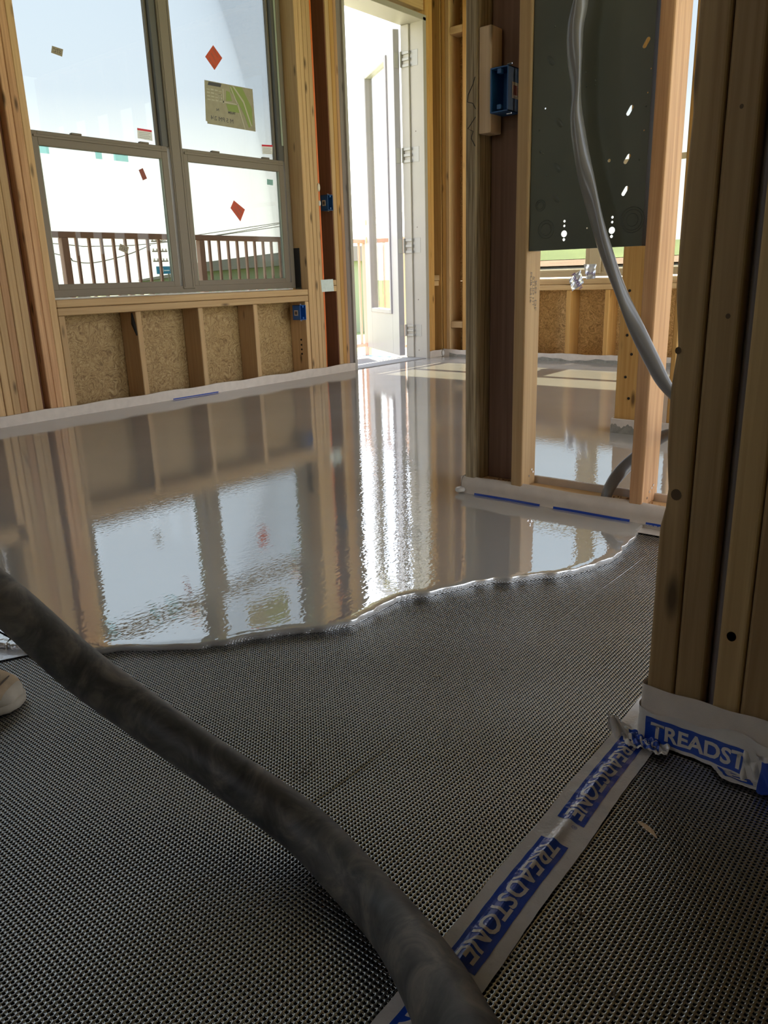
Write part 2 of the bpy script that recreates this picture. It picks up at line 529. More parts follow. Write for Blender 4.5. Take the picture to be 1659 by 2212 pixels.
edge = [(0.36, 1.50), (0.47, 1.335), (0.5036, 1.2562), (0.5107, 1.2434), (0.5192, 1.2257), (0.545, 1.165), (0.5791, 1.1196), (0.629, 1.0703), (0.6854, 0.9976), (0.7258, 0.9646),
        (0.7868, 0.9304), (0.8376, 0.8935), (0.872, 0.861), (0.9167, 0.8371), (0.9653, 0.836), (1.0198, 0.8375), (1.0617, 0.8269),
        (1.099, 0.8008), (1.1644, 0.7715), (1.219, 0.7432), (1.2509, 0.7103), (1.2916, 0.6819), (1.3311, 0.6471), (1.3776, 0.6249),
        (1.4302, 0.6093), (1.4875, 0.5992), (1.5338, 0.6086), (1.5939, 0.6127), (1.6392, 0.6204), (1.665, 0.632), (1.70, 0.632)]
ep = [Vector((x, y, 0)) for x, y in edge]
ep = spline(ep, 6)
rs = random.Random(3)
ed = []
for i, p in enumerate(ep):
    a = ep[max(i - 1, 0)]; b = ep[min(i + 1, len(ep) - 1)]
    t = (b - a).normalized(); nrm = Vector((-t.y, t.x, 0))       # towards the screed
    wob = 0.0016 * math.sin(i * 1.1) + rs.uniform(-0.0012, 0.0012)
    ed.append((p + nrm * wob, nrm))
bm = bmesh.new()
prof = [(0.0070, -0.004), (0.0018, 0.002), (-0.0016, 0.0088), (-0.0015, 0.0128), (-0.0008, 0.0137), (0.0006, 0.0140), (0.02, 0.0140)]
rings = []
for off, z in prof:
    rings.append([bm.verts.new((p.x + n.x * off, p.y + n.y * off, z)) for p, n in ed])
for j in range(len(prof) - 1):
    for i in range(len(ed) - 1):
        bm.faces.new((rings[j][i], rings[j][i + 1], rings[j + 1][i + 1], rings[j + 1][i]))
back = [bm.verts.new((v.co.x, 3.335, 0.014)) for v in rings[-1]]
for i in range(len(ed) - 1):
    bm.faces.new((rings[-1][i], rings[-1][i + 1], back[i + 1], back[i]))
xl, xr = rings[-1][0].co.x, rings[-1][-1].co.x
def fv(x, y):
    return bm.verts.new((x, y, 0.014))
bm.faces.new([fv(-1.5, rings[-1][0].co.y), rings[-1][0], back[0], fv(-1.5, 3.335)])
bm.faces.new([rings[-1][-1], fv(xr, -1.45), fv(4.765, -1.45), fv(4.765, 3.335), back[-1]])
bmesh.ops.recalc_face_normals(bm, faces=bm.faces)
for f in bm.faces:
    f.smooth = True
screed = from_bm('wet_screed', bm, screed_m, origin=(2, 2, 0))
tag(screed, 'glossy wet taupe screed mirroring the windows, its wavy lip ending on the black mat', 'screed')

# ------------------------------------------------------------------ the black mats (net of ribs and knobs, 5.1 mm pitch)
def in_poly(x, y, poly):
    inside = np.zeros(x.shape, bool)
    n = len(poly)
    for i in range(n):
        x1, y1 = poly[i]; x2, y2 = poly[(i + 1) % n]
        c = ((y1 > y) != (y2 > y)) & (x < (x2 - x1) * (y - y1) / (y2 - y1 + 1e-12) + x1)
        inside ^= c
    return inside

def seam_y(x):
    return 0.3085 + 0.035 * (x - 0.66)

def make_mat(name, poly, x0, x1, y0, y1, phase):
    P = 0.0051
    offs = np.array([-0.23, 0.0, 0.23, 0.5])
    ridge = np.array([0.964, 1.0, 0.964, 0.0])
    nx = int((x1 - x0) / P); ny = int((y1 - y0) / P)
    us = (np.arange(nx)[:, None] + offs[None]).ravel(); ur = np.tile(ridge, nx)
    vs = (np.arange(ny)[:, None] + offs[None]).ravel(); vr = np.tile(ridge, ny)
    X, Y = np.meshgrid(x0 + us * P, y0 + vs * P, indexing='ij')
    RU, RV = np.meshgrid(ur, vr, indexing='ij')
    h = np.maximum(RV * (0.975 + 0.025 * RU), RU * (0.94 + 0.06 * RV))   # ribs along x are the taller ones
    Z = -0.0085 + 0.0085 * h
    # knots lean a little: every rib wobbles sideways between its knots
    Y = Y + 0.0005 * np.sin(2 * np.pi * (X - x0) / P + 0.6) * RV * (1 - 0.3 * RU)
    # the sheet never lies quite flat
    sd = np.clip((np.abs(Y - seam_y(X)) - 0.03) / 0.06, 0, 1)           # held flat under the seam tape
    Z = Z + sd * (0.0019 * np.sin(X * 8.0 + phase) * np.sin(Y * 10.0 + 1.3) + 0.0007 * np.sin(X * 23 + Y * 17 + phase))
    # joins of the extruded sheet: thin straight welts
    for yy in (0.5605, 0.13):
        Z = np.maximum(Z, 0.0004 - np.abs(Y - yy) * 2.5)
    cx = 0.25 * (X[:-1, :-1] + X[1:, :-1] + X[:-1, 1:] + X[1:, 1:])
    cy = 0.25 * (Y[:-1, :-1] + Y[1:, :-1] + Y[:-1, 1:] + Y[1:, 1:])
    keep = in_poly(cx, cy, poly)
    idx = np.arange(X.size).reshape(X.shape)
    hole = (np.minimum(np.minimum(h[:-1, :-1], h[1:, :-1]), np.minimum(h[1:, 1:], h[:-1, 1:])) < 0.5)[keep]
    q = np.stack([idx[:-1, :-1], idx[1:, :-1], idx[1:, 1:], idx[:-1, 1:]], -1)[keep]
    used = np.unique(q)
    remap = np.full(X.size, -1, np.int64); remap[used] = np.arange(used.size)
    q = remap[q].astype(np.int32)
    co = np.stack([X.ravel()[used], Y.ravel()[used], Z.ravel()[used]], -1).astype(np.float32)
    me = bpy.data.meshes.new(name)
    me.vertices.add(len(co)); me.vertices.foreach_set('co', co.ravel())
    me.loops.add(q.size); me.loops.foreach_set('vertex_index', q.ravel())
    me.polygons.add(len(q))
    me.polygons.foreach_set('loop_start', np.arange(0, q.size, 4, dtype=np.int32))
    me.polygons.foreach_set('use_smooth', ~hole)
    me.polygons.foreach_set('material_index', hole.astype(np.int32))
    me.update(calc_edges=True)
    me.materials.append(mat_black)
    me.materials.append(mat_pit)
    o = bpy.data.objects.new(name, me)
    COL.objects.link(o)
    return o

mat_main_poly = [(0.10, -0.05 + 0.30)] + [(-0.1, 0.29), (-0.1, 1.5), (0.36, 1.52)] + [(p.x + n.x * 0.012, p.y + n.y * 0.012) for p, n in ed[2::3]] + [(1.70, 0.345), (1.0, 0.322)]
m1 = make_mat('ribbed_mat', mat_main_poly, -0.1, 1.71, 0.26, 1.42, 0.0)
tag(m1, 'large black ribbed plastic mat between the taped seam and the wet screed', 'floor mat', 'black ribbed mats')
mat_side_poly = [(0.05, 0.282), (1.70, 0.342), (1.70, 0.02), (0.9, -0.16), (0.05, -0.16)]
m2 = make_mat('ribbed_mat', mat_side_poly, 0.05, 1.70, -0.16, 0.345, 2.0)
tag(m2, 'black ribbed plastic mat under the wood sliver, on the post side of the tape', 'floor mat', 'black ribbed mats')

# ------------------------------------------------------------------ printed seam tape on the floor
def tape_z(d):
    return 0.0016 + 0.0062 * math.exp(-((d - 0.001) / 0.0055) ** 2)

def tape_pt(s, d, lift=0.0):
    # s metres along the seam from x=.30, d metres across (positive towards +y)
    x = 0.30 + s
    yc = seam_y(x) + 0.0007 * math.sin(s * 31)
    rid = math.exp(-((d - 0.001) / 0.0055) ** 2)
    z = 0.0016 + 0.0062 * rid * (0.75 + 0.25 * math.sin(s * 43 + 1)) + 0.0007 * math.sin(s * 210) * (1 - rid) * 0.5
    return Vector((x, yc + d * 1.0, z + lift))

ds = [-0.0295, -0.024, -0.018, -0.013, -0.009, -0.006, -0.0035, -0.0012, 0.001, 0.0032, 0.0055, 0.008, 0.0115, 0.016, 0.022, 0.0285]
bm = bmesh.new()
grid = []
S = [i * 0.006 for i in range(123)]
for s in S:
    grid.append([bm.verts.new(tape_pt(s, d)) for d in ds])
for i in range(len(S) - 1):
    for j in range(len(ds) - 1):
        bm.faces.new((grid[i][j], grid[i + 1][j], grid[i + 1][j + 1], grid[i][j + 1]))
bmesh.ops.recalc_face_normals(bm, faces=bm.faces)
seam = from_bm('seam_tape', bm, tape_m, smooth=True)
tag(seam, 'translucent printed tape with blue logo blocks running over the mat seam', 'tape')

def drape(bm, s0, mirror=False, lift=0.0004):
    """bmesh in its own xy plane (x along reading, y up) laid on the seam tape, reading towards the camera"""
    for d in ds[1:-1]:
        g = bm.verts[:] + bm.edges[:] + bm.faces[:]
        bmesh.ops.bisect_plane(bm, geom=g, plane_co=(0, -d, 0), plane_no=(0, 1, 0))
    for v in bm.verts:
        v.co = tape_pt(s0 - v.co.x, -v.co.y, lift)
    return bm

for xc in (0.315, 0.5435, 0.774):
    bm = bmesh.new()
    bmesh.ops.create_grid(bm, x_segments=32, y_segments=1, size=0.5)
    for v in bm.verts:
        v.co.x *= 0.191; v.co.y *= 0.0315
    from_bm('logo_block', drape(bm, xc - 0.30, lift=0.0004), logo_blue, seam)
    bm = text_bm('TREADSTONE', 0.178, 0.0205, 0.022, 1.0)
    from_bm('lettering', drape(bm, xc - 0.30, lift=0.0008), logo_grey, seam)
    bm = text_bm('®', 0.006, 0.006, 0.0)
    for v in bm.verts:
        v.co.x += 0.103; v.co.y += 0.008
    from_bm('registered_mark', drape(bm, xc - 0.30, lift=0.0008), logo_blue, seam)

# shiny tape patch at the far left of the mat, half under the hose
bm = bmesh.new()
fp = [(0.36, 1.50), (0.30, 1.46), (0.45, 1.23), (0.484, 1.217), (0.528, 1.196), (0.545, 1.178), (0.521, 1.232), (0.50, 1.266)]
vs = [bm.verts.new((x, y, 0.0022)) for x, y in fp]
vb = [bm.verts.new((x, y, 0.0014)) for x, y in fp]
bm.faces.new(vs); bm.faces.new(list(reversed(vb)))
for i in range(len(fp)):
    bm.faces.new((vs[i], vb[i], vb[(i + 1) % len(fp)], vs[(i + 1) % len(fp)]))
bmesh.ops.recalc_face_normals(bm, faces=bm.faces)
tag(from_bm('foil_tape', bm, foil_m), 'shiny silver tape strip along the screed edge behind the hose', 'tape')

# ------------------------------------------------------------------ window wall (left)
wl = tag(empty('wall_left', (1.0, YW, 0)), 'open stud wall with tall taupe windows and the balcony door', 'wall', kind='structure')
DEP = 0.135
def stud(x0, x1, z0=0.02, z1=2.62, mat=None, y0=YW, y1=None, name='stud', parent=wl, bev=0.003):
    return box(name, (x0 + 0.0004, y0, z0), (x1 - 0.0004, y1 if y1 else y0 + DEP, z1), mat or wood_z, parent, bev)

for x0, x1, m in ((1.54, 1.571, wood_z), (1.571, 1.603, wood_z), (1.603, 1.637, wood_fir), (1.637, 1.671, wood_z), (1.671, 1.706, wood_z)):
    stud(x0, x1, mat=m, y0=YW + random.uniform(-0.002, 0.002), y1=YW + DEP)
stud(1.706, 1.738, mat=wood_red, y0=YW + 0.045, y1=YW + DEP, name='spacer_and_shade')
for x0, x1, m in ((1.738, 1.768, wood_fir), (1.768, 1.801, wood_fir), (1.801, 1.835, wood_z)):
    stud(x0, x1, mat=m, y0=YW + random.uniform(-0.002, 0.002), y1=YW + DEP)
# sill under the two windows
def sill(x0, x1):
    box('sill_plate', (x0, YW, 0.491), (x1, YW + DEP, 0.524), wood_x, wl, 0.003)
    box('sill_plate', (x0, YW + 0.001, 0.456), (x1, YW + DEP, 0.489), wood_x, wl, 0.003)
sill(1.836, 3.407)
for x0, x1 in ((1.836, 1.867), (2.227, 2.258), (2.597, 2.628), (2.972, 3.003), (3.376, 3.406)):
    stud(x0, x1, 0.02, 0.455, name='cripple_stud')
# right of the window
for x0, x1, m in ((3.409, 3.440, wood_z), (3.440, 3.471, wood_z), (3.471, 3.502, wood_z), (3.502, 3.535, wood_z)):
    stud(x0, x1, mat=m, y0=YW + random.uniform(-0.002, 0.002), y1=YW + DEP)
box('blocking', (3.536, YW, 0.540), (3.655, YW + 0.09, 0.571), wood_x, wl, 0.002)
box('blocking', (3.536, YW, 0.505), (3.655, YW + 0.09, 0.537), wood_x, wl, 0.002)
stud(3.657, 3.691, mat=wood_z); stud(3.6525, 3.6572, mat=wood_red, y0=YW + 0.006, name='spacer_and_shade', bev=0); stud(3.691, 3.724, mat=wood_gold); stud(3.724, 3.752, mat=wood_fir)  # thin reddish strip added: shade on the stud's side put in as colour
# right of the door
stud(4.604, 4.642, mat=wood_gold); stud(4.642, 4.682, mat=wood_gold)
box('blocking', (4.683, YW + 0.02, 0.545), (4.768, YW + 0.10, 0.580), wood_x, wl, 0.002)
box('blocking', (4.683, YW + 0.025, 0.508), (4.768, YW + 0.10, 0.542), wood_x, wl, 0.002)
stud(4.770, 4.803, mat=wood_gold)
# header over the door and over the window
box('header', (3.752, YW + 0.01, 2.20), (4.603, YW + DEP, 2.46), wood_x, wl, 0.003)
box('header', (1.836, YW + 0.004, 2.545), (3.407, YW + DEP, 2.615), wood_x, wl, 0.003)
box('top_plate', (-1.5, YW, 2.62), (4.80, YW + DEP, 2.66), wood_x, wl, 0.003)
# sheathing
OSB_Y = (YW + DEP + 0.001, YW + DEP + 0.013)
def sheath(x0, x1, z0, z1):
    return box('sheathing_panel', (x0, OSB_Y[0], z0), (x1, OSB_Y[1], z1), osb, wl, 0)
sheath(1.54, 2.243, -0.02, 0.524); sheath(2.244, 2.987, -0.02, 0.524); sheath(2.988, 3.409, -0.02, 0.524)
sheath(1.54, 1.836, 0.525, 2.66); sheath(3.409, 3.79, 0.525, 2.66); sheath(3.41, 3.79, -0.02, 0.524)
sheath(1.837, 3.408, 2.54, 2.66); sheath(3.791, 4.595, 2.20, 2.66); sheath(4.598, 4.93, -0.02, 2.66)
# the same wall going on to the left (only seen mirrored in the screed)
sill(-0.05, 1.505)
for x0, x1 in ((0.0, 0.032), (0.37, 0.402), (0.745, 0.777), (1.12, 1.152), (1.505, 1.538)):
    stud(x0, x1, 0.02, 0.455, name='cripple_stud')
stud(1.507, 1.539, 0.524)
for x0 in (-0.12, -0.087, -0.5, -0.9, -1.3):
    stud(x0, x0 + 0.033)
sheath(-1.5, -0.05, -0.02, 2.66); sheath(-0.05, 1.539, -0.02, 0.524); sheath(-0.05, 1.539, 2.54, 2.66)
box('header', (-0.05, YW + 0.004, 2.545), (1.505, YW + DEP, 2.615), wood_x, wl, 0.003)
# bottom plate and nail holes
box('bottom_plate', (-1.5, YW + 0.004, -0.004), (3.788, YW + DEP, 0.0195), wood_x, wl, 0.002)
box('bottom_plate', (4.60, YW + 0.004, -0.004), (4.90, YW + DEP, 0.0195), wood_x, wl, 0.002)
for z in (0.235, 0.205, 0.178, 0.152):
    bm = bmesh.new()
    bmesh.ops.create_cone(bm, cap_ends=True, segments=12, radius1=0.006, radius2=0.006, depth=0.002, matrix=Matrix.Translation((3.3755, YW + 0.05, z)) @ Matrix.Rotation(math.pi / 2, 4, 'Y'))
    from_bm('drilled_hole', bm, hole_m, wl)
# torn edge of the first cripple stud under the sill
bm = bmesh.new()
tube_bm(bm, [(2.226, YW + 0.03, 0.45), (2.2245, YW + 0.022, 0.40), (2.2255, YW + 0.006, 0.345)], [0.004, 0.012, 0.004], 8)
from_bm('bark_edge', bm, hole_m, wl)
# blob of foam on the pack beside the door bay
bm = bmesh.new()
bmesh.ops.create_icosphere(bm, subdivisions=2, radius=1, matrix=Matrix.Translation((3.534, YW - 0.004, 1.085)) @ Matrix.Diagonal((0.010, 0.008, 0.024, 1)))
from_bm('foam_blob', bm, foamgun_m, wl, smooth=True)
bm = bmesh.new()
bmesh.ops.create_icosphere(bm, subdivisions=2, radius=1, matrix=Matrix.Translation((3.537, YW - 0.003, 1.0)) @ Matrix.Diagonal((0.008, 0.006, 0.016, 1)))
from_bm('foam_blob', bm, sealant_m, wl, smooth=True)
# black flashing strip at the lower right corner of the window opening
box('flashing_strip', (3.4045, YW + 0.055, 0.526), (3.4085, YW + 0.10, 0.755), black_m, wl, 0)

def foam_strip(name, lo, hi, label, group='perimeter foam strips'):
    bm = bmesh.new()
    bm_box(bm, lo, hi)
    ax = max(range(3), key=lambda k: hi[k] - lo[k])
    bmesh.ops.subdivide_edges(bm, edges=[e for e in bm.edges if abs((e.verts[0].co - e.verts[1].co)[ax]) > 1e-4], cuts=60, use_grid_fill=True)
    for v in bm.verts:
        k = v.co[ax]
        if v.co.z > (lo[2] + hi[2]) / 2:
            v.co.z += 0.0022 * math.sin(k * 19 + 1) + 0.001 * math.sin(k * 53)
        v.co[1 - ax if ax < 2 else 0] += 0.0009 * math.sin(k * 27)
    o = from_bm(name, bm, foam_m)
    return tag(o, label, 'foam strip', group)

fs = foam_strip('foam_strip', (-1.5, YW - 0.012, 0.002), (3.787, YW - 0.003, 0.062), 'long pale foam strip at the foot of the window wall')
box('logo_stripe', (2.38, YW - 0.0135, 0.0155), (2.67, YW - 0.0122, 0.0205), logo_blue, fs, 0)
foam_strip('foam_strip', (4.60, YW - 0.012, 0.002), (4.762, YW - 0.003, 0.060), 'short pale foam strip between the door jamb and the corner')
# one brown knot of tape where the two strips meet
bm = bmesh.new()
bmesh.ops.create_icosphere(bm, subdivisions=2, radius=1, matrix=Matrix.Translation((4.752, YW - 0.018, 0.036)) @ Matrix.Diagonal((0.013, 0.010, 0.022, 1)))
tag(from_bm('tape_wad', bm, film_m, smooth=True), 'crumpled bit of tape in the corner beside the door', 'tape')

# ------------------------------------------------------------------ windows
def ring_frame(name, x0, x1, z0, z1, t, y0, y1, mat, parent, tb=None, tt=None, tr=None):
    """rectangular frame as one mesh with mitred look: four bars"""
    tb = tb or t; tt = tt or t; tr = tr or t
    bm = bmesh.new()
    bm_box(bm, (x0, y0, z0), (x0 + t, y1, z1), 0.002)
    bm_box(bm, (x1 - tr, y0, z0), (x1, y1, z1), 0.002)
    bm_box(bm, (x0 + t - 0.001, y0, z0), (x1 - tr + 0.001, y1, z0 + tb), 0.002)
    bm_box(bm, (x0 + t - 0.001, y0, z1 - tt), (x1 - tr + 0.001, y1, z1), 0.002)
    return from_bm(name, bm, mat, parent)

def build_window(name, dx, label):
    wn = tag(empty(name, (2.6 + dx, YW + 0.1, 0.53)), label, 'window', kind='structure')
    # outer frame around both units
    ring_frame('outer_frame', 1.838 + dx, 3.405 + dx, 0.532, 2.535, 0.03, YW + 0.098, YW + 0.175, frame_m, wn, tb=0.034)
    box('mullion', (2.592 + dx, YW + 0.092, 0.55), (2.668 + dx, YW + 0.175, 2.52), frame_m, wn, 0.004)
    bm = bmesh.new(); bm_box(bm, (2.600 + dx, YW + 0.0895, 0.56), (2.606 + dx, YW + 0.093, 2.51)); bm_box(bm, (2.652 + dx, YW + 0.0895, 0.56), (2.656 + dx, YW + 0.093, 2.51))
    from_bm('mullion_bead', bm, frame_m, wn)
    for (a, b, gl, gr, ll, lr) in ((1.868, 2.592, 1.90, 2.549, 1.914, 2.544), (2.668, 3.376, 2.672, 3.331, 2.699, 3.329)):
        a += dx; b += dx; gl += dx; gr += dx; ll += dx; lr += dx
        # upper sash sits outside, lower sash inside
        up = ring_frame('upper_sash', gl - 0.018, gr + 0.010, 1.195, 2.505, 0.018, YW + 0.128, YW + 0.150, frame_m, wn, tb=0.022, tt=0.03, tr=0.010)
        box('upper_pane', (gl - 0.002, YW + 0.137, 1.213), (gr + 0.002, YW + 0.141, 2.48), glass_low, up, 0)
        lo = ring_frame('lower_sash', ll - 0.028, lr + 0.036, 0.560, 1.222, 0.028, YW + 0.100, YW + 0.126, frame_m, wn, tb=0.030, tt=0.058, tr=0.036)
        box('lower_pane', (ll - 0.002, YW + 0.113, 0.588), (lr + 0.002, YW + 0.117, 1.166), glass_low, lo, 0)
        bm = bmesh.new()
        bm_box(bm, (ll - 0.004, YW + 0.104, 0.585), (ll + 0.004, YW + 0.120, 1.17)); bm_box(bm, (lr - 0.004, YW + 0.104, 0.585), (lr + 0.004, YW + 0.120, 1.17))
        from_bm('glazing_bead', bm, frame_green, lo)
        box('sash_rail_lip', (ll - 0.02, YW + 0.094, 1.196), (lr + 0.03, YW + 0.101, 1.206), frame_m, lo, 0.001)
        for k in (0.3, 0.86):
            x = ll + (lr - ll) * k
            box('sash_lock', (x - 0.025, YW + 0.102, 1.2225), (x + 0.025, YW + 0.122, 1.2305), frame_m, wn, 0.002)
        # dark sash track beside the upper sash with its pale balance cover
        bm = bmesh.new(); bm_box(bm, (gr + 0.010, YW + 0.104, 1.222), (b, YW + 0.135, 2.505))
        from_bm('sash_track', bm, track_m, wn)
        box('balance_cover', (b - 0.016, YW + 0.099, 1.86 if b < 2.7 + dx else 1.30), (b - 0.002, YW + 0.1035, 2.5), frame_green, wn, 0.001)
        bm = bmesh.new(); bm_box(bm, (a, YW + 0.104, 1.222), (gl - 0.018, YW + 0.135, 2.505))
        from_bm('sash_track', bm, track_m, wn)
    bm = bmesh.new()
    xs = [1.85 + dx + k * 0.02 for k in range(77)]
    rr = random.Random(5)
    tube_bm(bm, [(x, YW + 0.092, 0.527) for x in xs], [0.003 + rr.uniform(0, 0.004) for _ in xs], 6)
    from_bm('sealant_bead', bm, sealant_m, wn, smooth=True)
    return wn
w1 = build_window('window_1', 0.0, 'tall twin taupe window with stickers on its panes')
w2 = build_window('window_2', -1.90, 'second twin taupe window left of the frame, seen mirrored in the screed')
# tape tabs at the top of the lower left pane
for x0, x1 in ((1.918, 1.965), (2.19, 2.222), (2.284, 2.36)):
    box('film_tab', (x0, YW + 0.1115, 1.135), (x1, YW + 0.1128, 1.170), teal_film, w1, 0)

# ---- stickers on the panes (glass inner faces)
YU, YL = YW + 0.1365, YW + 0.1125
def sticker(name, pts, y, mat, label, group=None, cat='sticker'):
    s = poly_prism(name, [(x, y, z) for x, z in pts], (0, -0.0006, 0), mat)
    return tag(s, label, cat, group)
def quad(cx, cz, w, h, rot):
    return [(cx + a * w / 2 * math.cos(rot) - b * h / 2 * math.sin(rot), cz + a * w / 2 * math.sin(rot) + b * h / 2 * math.cos(rot)) for a, b in ((-1, -1), (1, -1), (1, 1), (-1, 1))]
kY = (YU - 0.004) / 3.47
s = sticker('sticker', [(2.061, 1.573), (2.111, 1.568), (2.102, 1.538), (2.052, 1.545)], YU, kraft_m, 'small tan STC sticker near the top of the left upper pane')
text_on('lettering', 'STC', (2.081, YU - 0.0007, 1.556), (-1, 0, 0.10), (0, 0, 1), 0.034, 0.016, label_ink, s, 0.01)
s = sticker('sticker', [(2.262, 0.768), (2.308, 0.753), (2.296, 0.723), (2.250, 0.74)], YL, kraft_m, 'small tan STC sticker before the balusters on the left lower pane')
text_on('lettering', 'STC', (2.280, YL - 0.0007, 0.746), (-1, 0, 0.30), (-0.3, 0, -1), 0.034, 0.016, label_ink, s, 0.01)
s = sticker('sticker', [(2.955, 1.734), (3.009, 1.684), (2.951, 1.62), (2.897, 1.672)], YU, orange_m, 'upright orange diamond sticker above the map poster')
for k in range(3):
    text_on('lettering', ('NO TOCAR', 'CAUTION', 'GLASS')[k], (2.935 + 0.016 * k, YU - 0.0008, 1.655 + 0.022 * k), (-0.55, 0, 0.7), (0.7, 0, 0.55), 0.045, 0.008, label_ink, s)
s = sticker('sticker', [(2.990, 0.997), (3.064, 0.954), (3.025, 0.892), (2.963, 0.957)], YL, orange_m, 'tilted orange diamond sticker on the right lower pane')
for k in range(2):
    text_on('lettering', ('CAUTION', 'GLASS')[k], (3.006 + 0.018 * k, YL - 0.0008, 0.940 + 0.014 * k), (0.6, 0, -0.75), (0.75, 0, 0.6), 0.045, 0.009, label_ink, s)
sticker('sticker', [(2.412, 1.104), (2.436, 1.114), (2.454, 1.069), (2.429, 1.059)], YL, red_tag_m, 'small dark red sticker on the left lower pane')
s = sticker('sticker', [(3.243, 1.120), (3.288, 1.119), (3.285, 1.090), (3.241, 1.092)], YL, teal_m, 'small teal sticker near the upper right of the right lower pane')
for pts, lab in (([(2.446, 1.294), (2.527, 1.293), (2.526, 1.245), (2.443, 1.249)], 'white label with a red bar at the lower right of the left upper pane'),
                 ([(3.243, 1.299), (3.324, 1.304), (3.32, 1.256), (3.246, 1.252)], 'white label with a red bar at the lower right of the right upper pane')):
    s = sticker('warning_label', pts, YU, white_paper, lab, cat='label')
    (xa, za), (xb, zb) = pts[0], pts[1]
    poly_prism('red_bar', [(xa, YU - 0.0007, za), (xb, YU - 0.0007, zb), (xb, YU - 0.0007, zb - 0.009), (xa, YU - 0.0007, za - 0.009)], (0, -0.0004, 0), red_m, s)
    bm = bmesh.new()
    for k in range(4):
        bm_box(bm, (xa + 0.008, YU - 0.0012, za - 0.018 - k * 0.0075), (xb - 0.010 - 0.008 * (k % 2), YU - 0.0007, za - 0.0165 - k * 0.0075))
    from_bm('text_lines', bm, plain('label_grey', (0.35, 0.35, 0.36), 0.6), s)
# map poster
s = sticker('map_poster', [(2.879, 1.564), (3.203, 1.568), (3.205, 1.36), (2.875, 1.362), (2.875, 1.372), (2.866, 1.374), (2.872, 1.460)], YU, map_m, 'taped up tan and green site map on the right upper pane', cat='poster')
def mp(name, pts, mat, k=1):
    poly_prism(name, [(x, YU - 0.0006 - 0.0003 * k, z) for x, z in pts], (0, -0.0003, 0), mat, s)
mp('green_area', [(3.042, 1.558), (3.128, 1.564), (3.19, 1.47), (3.185, 1.39), (3.158, 1.372), (3.133, 1.429), (3.091, 1.491), (3.048, 1.533)], map_green)
mp('green_area', [(3.017, 1.535), (3.040, 1.53), (3.052, 1.49), (3.012, 1.485)], map_green)
mp('green_area', [(3.01, 1.471), (3.090, 1.474), (3.105, 1.438), (3.022, 1.438)], map_green)
mp('title_bar', [(2.905, 1.560), (2.989, 1.562), (2.981, 1.545), (2.897, 1.544)], map_dark)
mp('road', [(3.06, 1.562), (3.072, 1.562), (3.135, 1.50), (3.180, 1.385), (3.172, 1.382), (3.128, 1.492)], map_road, 2)
mp('road', [(3.045, 1.556), (3.052, 1.556), (3.096, 1.470), (3.133, 1.362), (3.126, 1.362), (3.089, 1.466)], map_road, 2)
mp('road', [(2.99, 1.482), (3.09, 1.480), (3.09, 1.474), (2.99, 1.475)], map_road, 2)
mp('road', [(2.992, 1.54), (2.999, 1.54), (2.996, 1.47), (2.989, 1.47)], map_road, 2)
bm = bmesh.new()
rr = random.Random(11)
for k in range(16):
    x = 2.888 + (k % 4) * 0.026; z = 1.475 + (k // 4) * 0.016
    bm_box(bm, (x, YU - 0.0013, z), (x + 0.020, YU - 0.0009, z + 0.003 + rr.uniform(0, 0.005)))
from_bm('street_grid', bm, map_road, s)
text_on('lettering', 'TRUEM', (3.045, YU - 0.0013, 1.432), (-1, 0, 0), (0, 0, 1), 0.05, 0.012, map_dark, s, 0.02)
text_on('lettering', 'M 5 PM 2/4', (2.975, YU - 0.0013, 1.393), (-1, 0, 0.02), (0, 0, 1), 0.15, 0.020, map_dark, s)
text_on('lettering', 'N', (2.95, YU - 0.0013, 1.436), (-1, 0, 0), (0, 0, 1), 0.016, 0.012, map_dark, s, 0.02)
bm = bmesh.new()
bm_box(bm, (2.975, YU - 0.0013, 1.478), (2.978, YU - 0.0009, 1.512)); bm_box(bm, (2.958, YU - 0.0013, 1.478), (2.961, YU - 0.0009, 1.512)); bm_box(bm, (2.958, YU - 0.0013, 1.509), (2.978, YU - 0.0009, 1.512))
from_bm('key_box', bm, map_road, s)

